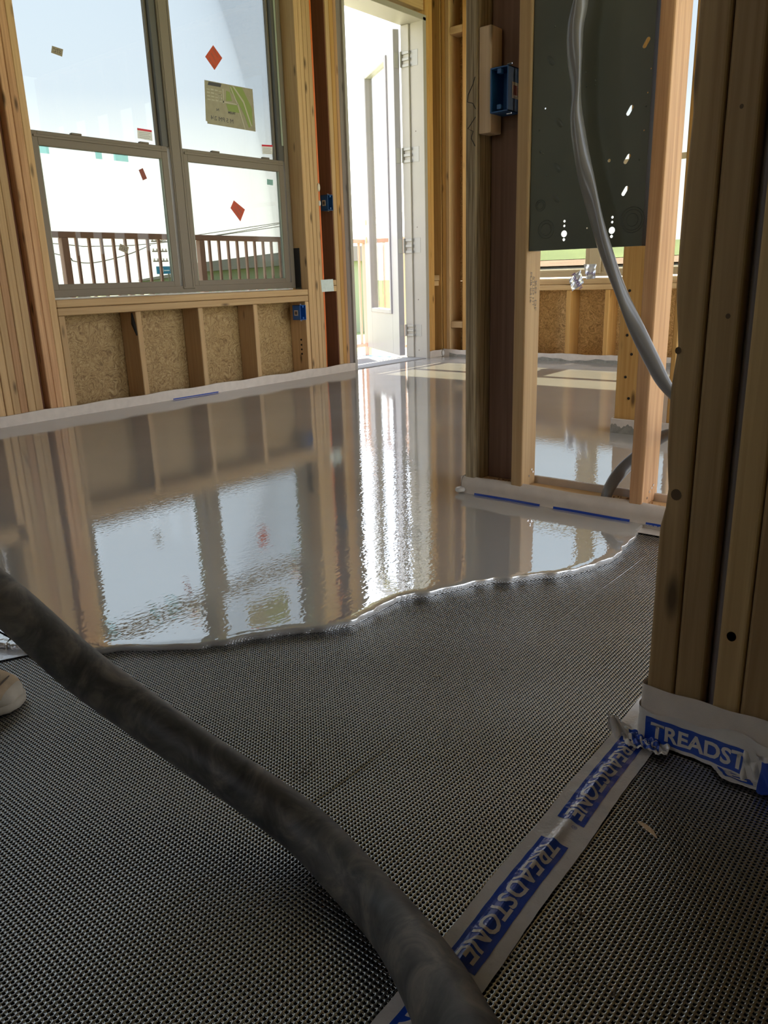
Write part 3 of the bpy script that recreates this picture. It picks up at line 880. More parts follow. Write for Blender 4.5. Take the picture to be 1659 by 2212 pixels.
# ------------------------------------------------------------------ blue outlet boxes
def outlet_box(loc, w, h, d, face, mat, label, side_label):
    """open box; face 'y' opens towards -y, 'x' towards -x; loc = centre of the open mouth"""
    r = empty('outlet_box', loc)
    def P(a, z, q):     # a across, q depth
        return (loc[0] + a, loc[1] + q, loc[2] + z) if face == 'y' else (loc[0] + q, loc[1] - a, loc[2] + z)
    t = 0.003
    bm = bmesh.new()
    def bx(a0, a1, z0, z1, q0, q1):
        p, q = Vector(P(a0, z0, q0)), Vector(P(a1, z1, q1))
        lo = Vector([min(p[i], q[i]) for i in range(3)]); hi = Vector([max(p[i], q[i]) for i in range(3)])
        bm_box(bm, lo, hi, 0.0006)
    bx(-w / 2, -w / 2 + t, -h / 2, h / 2, 0, d); bx(w / 2 - t, w / 2, -h / 2, h / 2, 0, d)
    bx(-w / 2, w / 2, -h / 2, -h / 2 + t, 0, d); bx(-w / 2, w / 2, h / 2 - t, h / 2, 0, d)
    bx(-w / 2, w / 2, -h / 2, h / 2, d - t, d)
    body = from_bm('body', bm, mat, r)
    for sg in (-1, 1):
        bm = bmesh.new()
        def by(a0, a1, z0, z1, q0, q1):
            p, q = Vector(P(a0, z0, q0)), Vector(P(a1, z1, q1))
            bm_box(bm, [min(p[i], q[i]) for i in range(3)], [max(p[i], q[i]) for i in range(3)], 0.0008)
        by(-0.005, 0.005, sg * (h / 2 - 0.010) - 0.004, sg * (h / 2 - 0.010) + 0.006, -0.001, 0.012)
        from_bm('screw_lug', bm, mat, r)
        c = P(w / 2 * 0.6 if face == 'x' else -w / 2 * 0.6, sg * (h / 2 + 0.004), 0.012)
        bm = bmesh.new()
        tube_bm(bm, [c, Vector(c) + Vector((0.012, 0.0, 0.0)) if face == 'y' else Vector(c) + Vector((0, -0.012, 0))], 0.002, 6)
        from_bm('nail', bm, metal_nail, r)
    # printed paper label on the visible side
    if face == 'x':
        lo = P(w / 2, -h * 0.20, d * 0.30); hi = P(w / 2 + 0.0006, h * 0.16, d * 0.78)
    else:
        lo = P(-w / 2 - 0.0006, -h * 0.20, d * 0.30); hi = P(-w / 2, h * 0.16, d * 0.78)
    l = Vector([min(lo[i], hi[i]) for i in range(3)]); u = Vector([max(lo[i], hi[i]) for i in range(3)])
    lb = box('paper_label', l, u, label_pale, r, 0)
    c = (l + u) / 2; e = (u - l) * 0.3
    if face == 'x':
        e.y = 0.0007; c.y = l.y - 0.0002
    else:
        e.x = 0.0007; c.x = l.x - 0.0002
    box('label_print', c - e, c + e, label_ink if face == 'y' else red_tag_m, lb, 0)
    return tag(r, label, 'outlet box', 'blue outlet boxes')
outlet_box((3.629, YW - 0.004, 1.008), 0.046, 0.086, 0.058, 'y', blue_box_m, 'dark blue outlet box in the bay beside the door, at light switch height', 1)
outlet_box((3.351, YW - 0.004, 0.394), 0.048, 0.084, 0.064, 'y', blue_box_b, 'bright blue outlet box under the right end of the window sill', 1)

# steel nail plate over the blocking
np_ = poly_prism('nail_plate', [(3.514, YW - 0.003, 0.574), (3.622, YW - 0.003, 0.576), (3.626, YW - 0.003, 0.506), (3.520, YW - 0.003, 0.504)], (0, 0.002, 0), plate_m)
tag(np_, 'square pale steel plate nailed across the blocking beside the door bay', 'nail plate')
# orange cord down the pack of studs
tag(tube('cord', [(3.541, YW - 0.001 + 0.012, 0.05), (3.542, YW + 0.008, 0.3), (3.543, YW + 0.006, 0.6), (3.544, YW + 0.008, 1.1), (3.5435, YW + 0.008, 1.7), (3.544, YW + 0.008, 2.6)], 0.0075, orange_cord_m), 'orange cord running up the edge of the stud pack beside the door', 'cord')

# ------------------------------------------------------------------ balcony door
dr = tag(empty('door_1', (4.2, YW, 0)), 'white glazed balcony door standing open in a primed jamb', 'door', kind='structure')
box('jamb', (3.790, YW - 0.010, 0.012), (3.814, YW + 0.165, 2.155), jamb_m, dr, 0.002)
box('jamb', (4.566, YW - 0.010, 0.012), (4.600, YW + 0.165, 2.155), jamb_m, dr, 0.002)
box('head_jamb', (3.788, YW - 0.010, 2.135), (4.602, YW + 0.165, 2.168), jamb_m, dr, 0.002)
box('jamb_stop', (4.554, YW + 0.10, 0.02), (4.566, YW + 0.165, 2.134), jamb_m, dr, 0.002)
box('shim', (3.754, YW + 0.004, 0.02), (3.789, YW + 0.12, 2.16), wood_grey, dr, 0)
box('threshold', (3.812, YW + 0.0, -0.005), (4.568, YW + 0.20, 0.018), concrete_m, dr, 0.003)
HX, HY = 4.548, YW + 0.172
LU = Vector((0.56, 0.83, 0)).normalized()
LN = Vector((-LU.y, LU.x, 0))
def leaf_box(bm, s0, s1, z0, z1, n0, n1, bev=0.002):
    tmp = bmesh.new()
    bm_box(tmp, (s0, n0, z0), (s1, n1, z1), bev)
    for v in tmp.verts:
        v.co = Vector((HX, HY, 0)) + LU * v.co.x + LN * v.co.y + Vector((0, 0, v.co.z))
    me = bpy.data.meshes.new('tmp'); tmp.to_mesh(me); tmp.free()
    bm.from_mesh(me); bpy.data.meshes.remove(me)
bm = bmesh.new()
LW, LT = 0.845, 0.042
leaf_box(bm, 0.0, 0.155, 0.03, 2.115, 0, LT); leaf_box(bm, 0.695, LW, 0.03, 2.115, 0, LT)
leaf_box(bm, 0.154, 0.696, 0.03, 0.325, 0, LT); leaf_box(bm, 0.154, 0.696, 1.99, 2.115, 0, LT)
leaf = from_bm('door_leaf', bm, white_m, dr)
bm = bmesh.new()
for a in ((0.150, 0.182, 0.318, 2.0), (0.668, 0.700, 0.318, 2.0)):
    leaf_box(bm, a[0], a[1], a[2], a[3], -0.010, LT + 0.010, 0.005)
for a in ((0.180, 0.670, 0.318, 0.350), (0.180, 0.670, 1.968, 2.0)):
    leaf_box(bm, a[0], a[1], a[2], a[3], -0.010, LT + 0.010, 0.005)
from_bm('light_frame', bm, white_m, leaf)
bm = bmesh.new(); leaf_box(bm, 0.178, 0.672, 0.345, 1.972, 0.018, 0.024, 0)
from_bm('door_pane', bm, glass_clear, leaf)
bm = bmesh.new(); leaf_box(bm, 0.44, 0.485, 1.60, 1.70, 0.0245, 0.0252, 0)
from_bm('pane_sticker', bm, plain('lilac_sticker', (0.45, 0.44, 0.55), 0.6), leaf)
for z, r in ((0.99, 0.020), (0.86, 0.024)):
    bm = bmesh.new()
    bmesh.ops.create_cone(bm, cap_ends=True, segments=16, radius1=r, radius2=r, depth=LT + 0.002,
                          matrix=Matrix.Translation(Vector((HX, HY, z)) + LU * 0.79 + LN * LT / 2) @ LN.to_track_quat('Z', 'Y').to_matrix().to_4x4())
    from_bm('lock_bore', bm, plain('bored_wood', (0.62, 0.36, 0.20), 0.8), leaf)
for z0, z1 in ((0.168, 0.249), (0.733, 0.830), (1.313, 1.407), (1.888, 1.981)):
    bm = bmesh.new()
    bm_box(bm, (4.5645, YW + 0.035, z0), (4.5665, YW + 0.095, z1), 0.0005)
    leaf_box(bm, -0.003, -0.0005, z0, z1, 0.003, 0.036, 0.0005)
    kn = 5
    for k in range(kn):
        a = z0 + (z1 - z0) * k / kn; b = z0 + (z1 - z0) * (k + 0.9) / kn
        if k % 2 == 0:
            bm_box(bm, (4.546, YW + 0.095, a), (4.565, YW + 0.160, b), 0.0005)
    tube_bm(bm, [(4.542, YW + 0.158, z0), (4.542, YW + 0.158, z1)], 0.007, 10)
    from_bm('hinge', bm, zinc_m, dr)
for z in (0.42, 0.9, 1.5, 1.95, 0.07):
    bm = bmesh.new()
    bmesh.ops.create_cone(bm, cap_ends=True, segments=8, radius1=0.004, radius2=0.004, depth=0.001, matrix=Matrix.Translation((4.5656, YW + 0.06, z)) @ Matrix.Rotation(math.pi / 2, 4, 'Y'))
    from_bm('nail_head', bm, label_ink, dr)

# ------------------------------------------------------------------ far wall with window 3
wf = tag(empty('wall_far', (XF, 2.0, 0)), 'far stud wall with a low sill, cripple studs and strand board', 'wall', kind='structure')
def fstud(y0, y1, z0=0.02, z1=2.62, mat=None, x0=XF, x1=None, name='stud', bev=0.003):
    return box(name, (x0, y0 + 0.0004, z0), (x1 if x1 else XF + DEP, y1 - 0.0004, z1), mat or wood_gold, wf, bev)
fstud(3.303, 3.336, x0=XF + 0.002); fstud(3.27, 3.303, mat=wood_z)
fstud(3.133, 3.167, mat=wood_gold); fstud(3.10, 3.133, mat=wood_fir)
box('blocking', (XF + 0.004, 3.168, 0.215), (XF + 0.10, 3.269, 0.260), wood_y, wf, 0.002)
box('blocking', (XF + 0.004, 3.168, 2.078), (XF + 0.10, 3.269, 2.122), wood_y, wf, 0.002)
box('sill_plate', (XF, 1.45, 0.500), (XF + DEP, 3.098, 0.533), wood_y, wf, 0.003)
box('sill_plate', (XF, 1.45, 0.465), (XF + DEP, 3.098, 0.498), wood_y, wf, 0.003)
for y in (2.63, 2.336, 2.075, 1.80, 1.52):
    fstud(y, y + 0.032, 0.02, 0.464, name='cripple_stud')
fstud(3.068, 3.099, 0.02, 0.464, name='cripple_stud')
for y in (1.42, 1.385, 0.95, 0.55, 0.15, -0.25, -0.65, -1.05, -1.40):
    fstud(y - 0.033, y)
OX = (XF + DEP + 0.001, XF + DEP + 0.013)
def fsheath(y0, y1, z0, z1):
    box('sheathing_panel', (OX[0], y0, z0), (OX[1], y1, z1), osb_lit, wf, 0)
fsheath(2.27, 3.49, -0.02, 0.535); fsheath(1.45, 2.269, -0.02, 0.535); fsheath(3.10, 3.49, 0.536, 2.66)
fsheath(-1.45, 1.449, -0.02, 0.9); fsheath(-1.45, 1.449, 2.2, 2.66); fsheath(0.6, 1.449, 0.9, 2.2); fsheath(1.45, 3.099, 2.24, 2.66)
box('header', (XF + 0.004, 1.42, 2.24), (XF + DEP, 3.10, 2.46), wood_y, wf, 0.003)
box('top_plate', (XF, -1.45, 2.62), (XF + DEP, 3.34, 2.66), wood_y, wf, 0.003)
box('bottom_plate', (XF + 0.004, -1.45, -0.004), (XF + DEP, 3.335, 0.0195), wood_y, wf, 0.002)
def far_foam():
    o = foam_strip('foam_strip', (XF - 0.012, 1.2, 0.002), (XF - 0.003, 3.325, 0.064), 'pale foam strip along the foot of the far wall')
    bm = bmesh.new()
    n = 60
    a = []; b = []
    for k in range(n + 1):
        y = 1.22 + 2.05 * k / n
        h = 0.030 + 0.007 * math.sin(k * 0.55) + 0.004 * math.sin(k * 1.7)
        a.append(bm.verts.new((XF - 0.0145, y, 0.010))); b.append(bm.verts.new((XF - 0.0142, y, h)))
    for k in range(n):
        bm.faces.new((a[k], a[k + 1], b[k + 1], b[k]))
    from_bm('splash_mark', bm, mud_m, o)
far_foam()
# window 3
w3 = tag(empty('window_3', (XF + 0.1, 2.3, 0.53)), 'far window above the low sill, its mullion seen under the metal panel', 'window', kind='structure')
def fframe(name, y0, y1, z0, z1, t, x0, x1, parent, tb=None):
    bm = bmesh.new(); tb = tb or t
    bm_box(bm, (x0, y0, z0), (x1, y0 + t, z1), 0.002); bm_box(bm, (x0, y1 - t, z0), (x1, y1, z1), 0.002)
    bm_box(bm, (x0, y0 + t - 0.001, z0), (x1, y1 - t + 0.001, z0 + tb), 0.002); bm_box(bm, (x0, y0 + t - 0.001, z1 - t), (x1, y1 - t + 0.001, z1), 0.002)
    return from_bm(name, bm, frame_lt, parent)
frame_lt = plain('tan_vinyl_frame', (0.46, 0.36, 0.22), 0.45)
fframe('outer_frame', 1.46, 3.095, 0.545, 2.235, 0.028, XF + 0.09, XF + 0.17, w3)
box('mullion', (XF + 0.085, 2.185, 0.56), (XF + 0.17, 2.262, 2.21), frame_lt, w3, 0.003)
for a, b in ((1.488, 2.184), (2.263, 3.067)):
    sh = fframe('lower_sash', a, b, 0.562, 1.21, 0.030, XF + 0.095, XF + 0.12, w3, tb=0.026)
    box('lower_pane', (XF + 0.106, a + 0.028, 0.586), (XF + 0.110, b - 0.028, 1.182), glass_low, sh, 0)
    sh = fframe('upper_sash', a, b, 1.19, 2.21, 0.026, XF + 0.125, XF + 0.15, w3)
    box('upper_pane', (XF + 0.135, a + 0.024, 1.21), (XF + 0.139, b - 0.024, 2.19), glass_low, sh, 0)
# torn silver wrap hanging at that sill
tg = empty('wrap_film', (4.70, 2.26, 0.53))
def film_patch(name, pts, mat, fold):
    bm = bmesh.new()
    (a, b, c, d) = [Vector(p) for p in pts]
    N = 10
    g = [[None] * (N + 1) for _ in range(N + 1)]
    for i in range(N + 1):
        for j in range(N + 1):
            u, v = i / N, j / N
            p = a * (1 - u) * (1 - v) + b * u * (1 - v) + c * u * v + d * (1 - u) * v
            p.x += fold * math.sin(u * 9 + v * 3) + 0.004 * math.sin(v * 17)
            g[i][j] = bm.verts.new(p)
    for i in range(N):
        for j in range(N):
            bm.faces.new((g[i][j], g[i + 1][j], g[i + 1][j + 1], g[i][j + 1]))
    return from_bm(name, bm, mat, tg, smooth=True)
film_patch('hanging_flap', [(4.70, 2.323, 0.53), (4.71, 2.25, 0.589), (4.69, 2.21, 0.508), (4.68, 2.285, 0.457)], silver_film, 0.006)
film_patch('folded_flap', [(4.735, 2.242, 0.619), (4.735, 2.158, 0.619), (4.735, 2.158, 0.532), (4.735, 2.222, 0.530)], silver_film, 0.005)
text_on('lettering', 'FortiFl', (4.674, 2.252, 0.520), (0, -0.52, -0.85), (0, -0.85, 0.52), 0.105, 0.026, purple_ink, tg, 0.012)
text_on('lettering', 'FortiFl', (4.722, 2.190, 0.562), (0, 1, 0.08), (0, 0.08, -1), 0.062, 0.022, purple_ink, tg, 0.012)
tag(tg, 'crumpled silver wrap scrap with purple print hanging at the far window sill', 'wrapper')

# ------------------------------------------------------------------ partition with the metal panel
XP = 1.72
wp = tag(empty('wall_partition', (XP, 0.9, 0)), 'short open stud partition holding the dark green metal panel', 'wall', kind='structure')
def pbox(name, x0, x1, y0, y1, z0, z1, mat, bev=0.004, seg=2):
    return box(name, (x0, y0, z0), (x1, y1, z1), mat, wp, bev, seg)
pbox('bottom_plate', XP + 0.004, 1.792, 0.02, 1.133, 0.0, 0.048, wood_y, 0.003)
pbox('stud', XP, 1.795, 1.101, 1.133, 0.048, 2.6, wood_weathered)
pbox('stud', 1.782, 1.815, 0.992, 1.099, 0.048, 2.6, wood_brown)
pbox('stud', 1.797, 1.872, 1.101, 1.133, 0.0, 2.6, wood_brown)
pbox('stud', XP - 0.006, 1.786, 0.957, 0.989, 0.048, 2.6, wood_z)
pbox('stud', XP - 0.004, 1.812, 0.642, 0.674, 0.048, 2.6, wood_fir)
pbox('stud', XP, 1.795, 0.30, 0.332, 0.048, 2.6, wood_z)
pbox('top_plate', XP, 1.795, 0.02, 1.133, 2.6, 2.64, wood_y)
blk = pbox('blocking', XP + 0.006, 1.775, 1.0665, 1.1000, 0.898, 1.122, wood_pale, 0.003)
# nail heads at the feet of the studs
for (y, z, x) in ((0.9565, 0.075, 1.752), (0.9565, 0.09, 1.765), (0.9565, 0.082, 1.772), (0.6415, 0.066, 1.745), (0.6415, 0.078, 1.758), (0.6415, 0.085, 1.77), (0.6415, 0.090, 1.78)):
    bm = bmesh.new()
    bmesh.ops.create_cone(bm, cap_ends=True, segments=8, radius1=0.0032, radius2=0.0032, depth=0.002, matrix=Matrix.Translation((x, y, z)) @ Matrix.Rotation(math.pi / 2, 4, 'X'))
    from_bm('nail_head', bm, metal_nail, wp)
# scrawl on the weathered stud
sc = [(1.7195, 1.106, 1.02), (1.7195, 1.112, 1.005), (1.7195, 1.125, 0.985), (1.7195, 1.127, 0.970), (1.7195, 1.112, 0.965), (1.7195, 1.104, 0.952)]
tube('marker_scrawl', sc, 0.0009, marker_m, wp, 6)
tube('marker_scrawl', [(1.7195, 1.104, 0.935), (1.7195, 1.126, 0.912), (1.7195, 1.111, 0.905), (1.7195, 1.116, 0.890), (1.7195, 1.105, 0.872)], 0.0009, marker_m, wp, 6)
# printed grade stamp on the pale stud side
for k, txt in enumerate(('PLIB 0416', 'STUD HT', 'KD  DF')):
    text_on('grade_stamp', txt, (1.738 + 0.012 * k, 0.9566, 0.545 - 0.01 * k), (0, 0, -1), (1, 0, 0), 0.07, 0.008, label_ink, wp, lift=0.0008)
outlet_box((XP + 0.0005, 1.0415, 0.984), 0.048, 0.094, 0.058, 'x', blue_box_m, 'dark blue outlet box on the wooden block beside the metal panel', 1)

# metal panel with punched slots and keyholes
holes = []
def slot(y, z, r=0.0042, L=0.018, rot=0.0):
    c, s_ = math.cos(rot), math.sin(rot)
    pts = []
    for k in range(13):
        a = -math.pi / 2 + math.pi * k / 12
        pts.append((L / 2 + r * math.cos(a), r * math.sin(a)))
    for k in range(13):
        a = math.pi / 2 + math.pi * k / 12
        pts.append((-L / 2 + r * math.cos(a), r * math.sin(a)))
    holes.append([(y + u * c - v * s_, z + u * s_ + v * c) for u, v in pts])
# 2d frame: first coordinate = -y, second = z
for y, z in ((0.700, 1.017), (0.727, 0.897), (0.727, 0.804), (0.728, 0.741)):
    slot(-y, z, 0.0042, 0.013, math.radians(58))
for y, z in ((0.867, 0.662), (0.753, 0.663)):
    holes.append(circle(-y, z, 0.0075)); holes.append(circle(-y, z - 0.0125, 0.0035))
    holes.append(circle(-y, z + 0.017, 0.0028)); holes.append(circle(-y, z + 0.027, 0.0030))
for y, z, r in ((0.923, 0.928, 0.002), (0.811, 0.671, 0.0018), (0.694, 0.855, 0.0016), (0.691, 0.925, 0.0016), (0.683 + 0.004, 0.968, 0.0014), (0.767, 0.805, 0.0035)):
    holes.append(circle(-y, z, r, 10))
XPAN = 1.7235
panel = empty('metal_panel', (XPAN, 0.82, 0.628))
curve_plate('back_sheet', [(-0.9555, 0.628), (-0.6835, 0.628), (-0.6835, 1.62), (-0.9555, 1.62)], holes, 0.0016,
            lambda a, b, c: (XPAN + c, -a, b), panel_m, panel)
bm = bmesh.new()
bm_box(bm, (XPAN, 0.9537, 0.628), (XPAN + 0.05, 0.9555, 1.62)); bm_box(bm, (XPAN, 0.6835, 0.628), (XPAN + 0.05, 0.6853, 1.62))
bm_box(bm, (XPAN, 0.6835, 0.628), (XPAN + 0.012, 0.9555, 0.6298))
from_bm('side_flange', bm, panel_m, panel)
def ring_stamp(y, z, r):
    bm = bmesh.new()
    pts = [(XPAN - 0.0010, y + r * math.cos(a), z + r * math.sin(a)) for a in [2 * math.pi * k / 28 for k in range(29)]]
    tube_bm(bm, pts, 0.0009, 6, caps=False)
    from_bm('knockout_ring', bm, panel_dk, panel, smooth=True)
for y, z, r in ((0.929, 0.727, 0.012), (0.929, 0.727, 0.008), (0.913, 0.674, 0.020), (0.913, 0.674, 0.013), (0.708, 0.682, 0.021), (0.708, 0.682, 0.026), (0.708, 0.682, 0.013)):
    ring_stamp(y, z, r)
for y, z in ((0.913, 1.021), (0.888, 0.895), (0.890, 0.803), (0.890, 0.740)):
    bm = bmesh.new()
    pts = circle(0, 0, 1, 14)
    c = bm.verts.new((XPAN - 0.0035, y, z))
    ringv = []
    for u, v in pts:
        a = math.radians(-52)
        uu, vv = u * 0.013, v * 0.0062
        ringv.append(bm.verts.new((XPAN - 0.0008, y - (uu * math.cos(a) - vv * math.sin(a)), z + uu * math.sin(a) + vv * math.cos(a))))
    for k in range(14):
        bm.faces.new((c, ringv[k], ringv[(k + 1) % 14]))
    bmesh.ops.recalc_face_normals(bm, faces=bm.faces)
    from_bm('pressed_dimple', bm, panel_dk, panel, smooth=True)
for y, z in ((0.807, 0.965), (0.807, 0.957), (0.826, 0.957), (0.937, 0.885), (0.932, 0.84), (0.925, 0.835), (0.693, 0.90), (0.700, 0.80), (0.905, 1.085), (0.84, 1.115), (0.915, 0.79), (0.83, 0.985)):
    bm = bmesh.new()
    bmesh.ops.create_icosphere(bm, subdivisions=1, radius=0.0022, matrix=Matrix.Translation((XPAN - 0.0008, y, z)))
    from_bm('weld_spot', bm, panel_m, panel, smooth=True)
tag(panel, 'dark olive green metal panel back with slots and keyholes, between two studs', 'metal panel')

# foam strip and its blue print along the partition plate
pf = empty('foam_strip', (XP, 0.9, 0))
bm = bmesh.new()
prof2 = [(-0.016, 0.006), (-0.0125, 0.016), (-0.0095, 0.027), (-0.0115, 0.033), (-0.0095, 0.044), (-0.0055, 0.053), (0.0, 0.058), (0.004, 0.059)]
rows = []
ys = [0.02 + (1.138 - 0.02) * k / 90 for k in range(91)]
for dx, z in prof2:
    rows.append([bm.verts.new((XP + dx + 0.0011 * math.sin(y * 33 + z * 60), y, max(z + 0.0016 * math.sin(y * 21) * (z > 0.02), 0.004))) for y in ys])
for i in range(len(prof2) - 1):
    for k in range(len(ys) - 1):
        bm.faces.new((rows[i][k], rows[i + 1][k], rows[i + 1][k + 1], rows[i][k + 1]))
# end wrap round the plate's left end
cap = []
for x in (XP - 0.010, XP + 0.03, XP + 0.08):
    cap.append([bm.verts.new((x, 1.1395 + 0.001 * math.sin(x * 90), z)) for z in (0.004, 0.03, 0.058)])
for i in range(2):
    for k in range(2):
        bm.faces.new((cap[i][k], cap[i][k + 1], cap[i + 1][k + 1], cap[i + 1][k]))
bmesh.ops.recalc_face_normals(bm, faces=bm.faces)
from_bm('front_strip', bm, foam_m, pf, smooth=True)
bm = bmesh.new()
for y0, y1 in ((0.898, 1.093), (0.664, 0.861), (0.50, 0.626)):
    n = 16
    a = []; b = []
    for k in range(n + 1):
        y = y0 + (y1 - y0) * k / n
        a.append(bm.verts.new((XP - 0.0150 + 0.0011 * math.sin(y * 33), y, 0.0125))); b.append(bm.verts.new((XP - 0.0130 + 0.0011 * math.sin(y * 33), y, 0.0195)))
    for k in range(n):
        bm.faces.new((a[k], a[k + 1], b[k + 1], b[k]))
bmesh.ops.recalc_face_normals(bm, faces=bm.faces)
for v in bm.verts:
    v.co.x -= 0.0012
from_bm('logo_stripe', bm, logo_blue, pf)
text_on('lettering', 'TREADSTONE', (XP - 0.0172, 0.575, 0.0128), (0, -1, 0), (0, 0, 1), 0.10, 0.006, logo_grey, pf, 0.02)
box('back_strip', (1.7935, 0.02, 0.002), (1.803, 1.1, 0.066), foam_m, pf, 0.002)
tag(pf, 'thick pale foam strip wrapped over the partition plate, with dashed blue print', 'foam strip', 'perimeter foam strips')
# little crumpled tape nub at the plate's left end
bm = bmesh.new()
bmesh.ops.create_icosphere(bm, subdivisions=2, radius=1, matrix=Matrix.Translation((XP - 0.020, 1.135, 0.024)) @ Matrix.Diagonal((0.014, 0.013, 0.009, 1)))
for v in bm.verts:
    v.co += Vector((random.uniform(-1, 1), random.uniform(-1, 1), random.uniform(-1, 1))) * 0.0016
tag(from_bm('tape_wad', bm, film_m, smooth=True), 'crumpled tape end at the left foot of the partition', 'tape')
# loose white flap where the screed stops at the strip
fl = poly_prism('tape_flap', [(1.704, 0.66, 0.006), (1.704, 0.50, 0.0065), (1.675, 0.50, 0.004), (1.672, 0.645, 0.004)], (0, 0, -0.0012), foam_m)
tag(fl, 'white foam tape flap on the mat at the right end of the screed', 'tape')
# wood crumbs on the plate
bm = bmesh.new()
rr = random.Random(21)
for k in range(70):
    y = rr.choice((rr.uniform(1.0, 1.09), rr.uniform(0.50, 0.64), rr.uniform(0.69, 0.74))); x = rr.uniform(1.728, 1.775)
    c = Vector((x, y, 0.0495)); s_ = rr.uniform(0.0015, 0.005)
    bm_box(bm, c - Vector((s_, s_ * 0.6, 0.0012)), c + Vector((s_, s_ * 0.6, 0.0012)))
cr_ = from_bm('wood_crumbs', bm, wood_fir)
tag(cr_, 'splinters and sawdust on the partition plate', 'sawdust', kind='stuff')

# ------------------------------------------------------------------ second inner wall seen through the opening
wi = tag(empty('wall_inner', (2.69, 1.0, 0)), 'end of a second stud wall behind the partition, wrapped in foam at its foot', 'wall', kind='structure')
box('stud', (2.697, 1.052, 0.02), (2.729, 1.133, 2.6), wood_gold, wi, 0.003)
box('stud', (2.697, 0.968, 0.02), (2.729, 1.050, 2.6), wood_z, wi, 0.003)
box('stud', (2.70, 0.9261, 0.04), (2.735, 0.9449, 2.6), wood_gold, wi, 0.003)
for y in (0.66, 0.28, -0.1, -0.5, -0.9):
    box('stud', (2.70, y, 0.04), (2.78, y + 0.034, 2.6), wood_gold, wi, 0.003)
box('bottom_plate', (2.70, -0.9, 0.0), (2.78, 0.966, 0.04), wood_y, wi, 0.002)
for z in (0.51, 0.36, 0.295, 0.215, 0.14):
    bm = bmesh.new()
    y = 1.09 + 0.012 * math.sin(z * 40)
    bmesh.ops.create_cone(bm, cap_ends=True, segments=8, radius1=0.005, radius2=0.005, depth=0.002, matrix=Matrix.Translation((2.6965, y, z)) @ Matrix.Rotation(math.pi / 2, 4, 'Y'))
    from_bm('nail_hole', bm, hole_m, wi)
pf2 = empty('foam_strip', (2.69, 1.0, 0))
box('front_strip', (2.683, 0.60, 0.004), (2.693, 1.140, 0.066), foam_m, pf2, 0.002)
box('end_strip', (2.690, 1.1345, 0.004), (2.80, 1.143, 0.066), foam_m, pf2, 0.002)
bm = bmesh.new()
top = []; bot = []
for k in range(20):
    y = 1.138 - k * 0.005
    bot.append(bm.verts.new((2.6815, y, 0.012))); top.append(bm.verts.new((2.6822, y, 0.042 + 0.006 * math.sin(k * 0.6) + 0.003 * math.sin(k * 2.1))))
for k in range(19):
    bm.faces.new((bot[k], bot[k + 1], top[k + 1], top[k]))
from_bm('mortar_smear', bm, mud_m, pf2)
tag(pf2, 'pale foam strip with a grey smear, wrapped round the inner wall end', 'foam strip', 'perimeter foam strips')

# ------------------------------------------------------------------ near post of bundled studs
wn_ = tag(empty('wall_near', (0.9, 0.22, 0)), 'dark bundled stud post in the right foreground', 'wall', kind='structure')
def near_stud(y0, y1, x0, mat, wane=None, name='stud'):
    bm = bmesh.new()
    bm_box(bm, (x0, y0, 0.004), (x0 + 0.085, y1, 2.6), 0.0045, 3)
    if wane:
        es = [e for e in bm.edges if abs(e.verts[0].co.z - e.verts[1].co.z) > 1]
        bmesh.ops.subdivide_edges(bm, edges=es, cuts=110, use_grid_fill=True)
        for v in bm.verts:
            if v.co.y > y1 - 0.006 and v.co.x < x0 + 0.03:
                v.co.y += wane(v.co.z)
                v.co.x += 0.3 * abs(wane(v.co.z))
    return from_bm(name, bm, mat, wn_, smooth=False)
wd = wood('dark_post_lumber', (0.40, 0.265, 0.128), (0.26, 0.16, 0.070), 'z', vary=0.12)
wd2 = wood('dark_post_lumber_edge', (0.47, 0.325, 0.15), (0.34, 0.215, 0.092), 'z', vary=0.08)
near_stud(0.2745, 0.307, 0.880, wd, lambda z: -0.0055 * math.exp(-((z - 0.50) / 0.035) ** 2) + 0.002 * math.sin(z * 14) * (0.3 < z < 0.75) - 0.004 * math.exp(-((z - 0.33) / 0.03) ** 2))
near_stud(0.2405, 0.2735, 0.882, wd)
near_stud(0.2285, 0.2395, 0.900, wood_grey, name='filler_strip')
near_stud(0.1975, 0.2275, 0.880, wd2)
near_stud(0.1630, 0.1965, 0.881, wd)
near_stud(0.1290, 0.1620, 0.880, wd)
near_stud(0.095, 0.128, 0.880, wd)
for y, z, r in ((0.3005, 0.493, 0.007), (0.214, 0.172, 0.011), (0.252, 0.53, 0.005), (0.258, 0.73, 0.004), (0.29, 0.33, 0.012)):
    bm = bmesh.new()
    bmesh.ops.create_cone(bm, cap_ends=True, segments=14, radius1=r * 0.7, radius2=r * 0.4, depth=0.0006, matrix=Matrix.Translation((0.8803 if y > 0.274 or y < 0.23 else 0.8821, y, z)) @ Matrix.Rotation(math.pi / 2, 4, 'Y') @ Matrix.Diagonal((0.8, 0.7, 1, 1)))
    from_bm('knot', bm, plain('dark_knot', (0.095, 0.058, 0.028), 0.8), wn_)

box('sheathing_panel', (0.967, -1.45, 0.0), (0.979, 0.094, 2.66), osb, wn_, 0)  # unseen run of wall, added to block light from the right
for y in (-0.31, -0.72, -1.13):
    near_stud(y, y + 0.033, 0.881, wd)
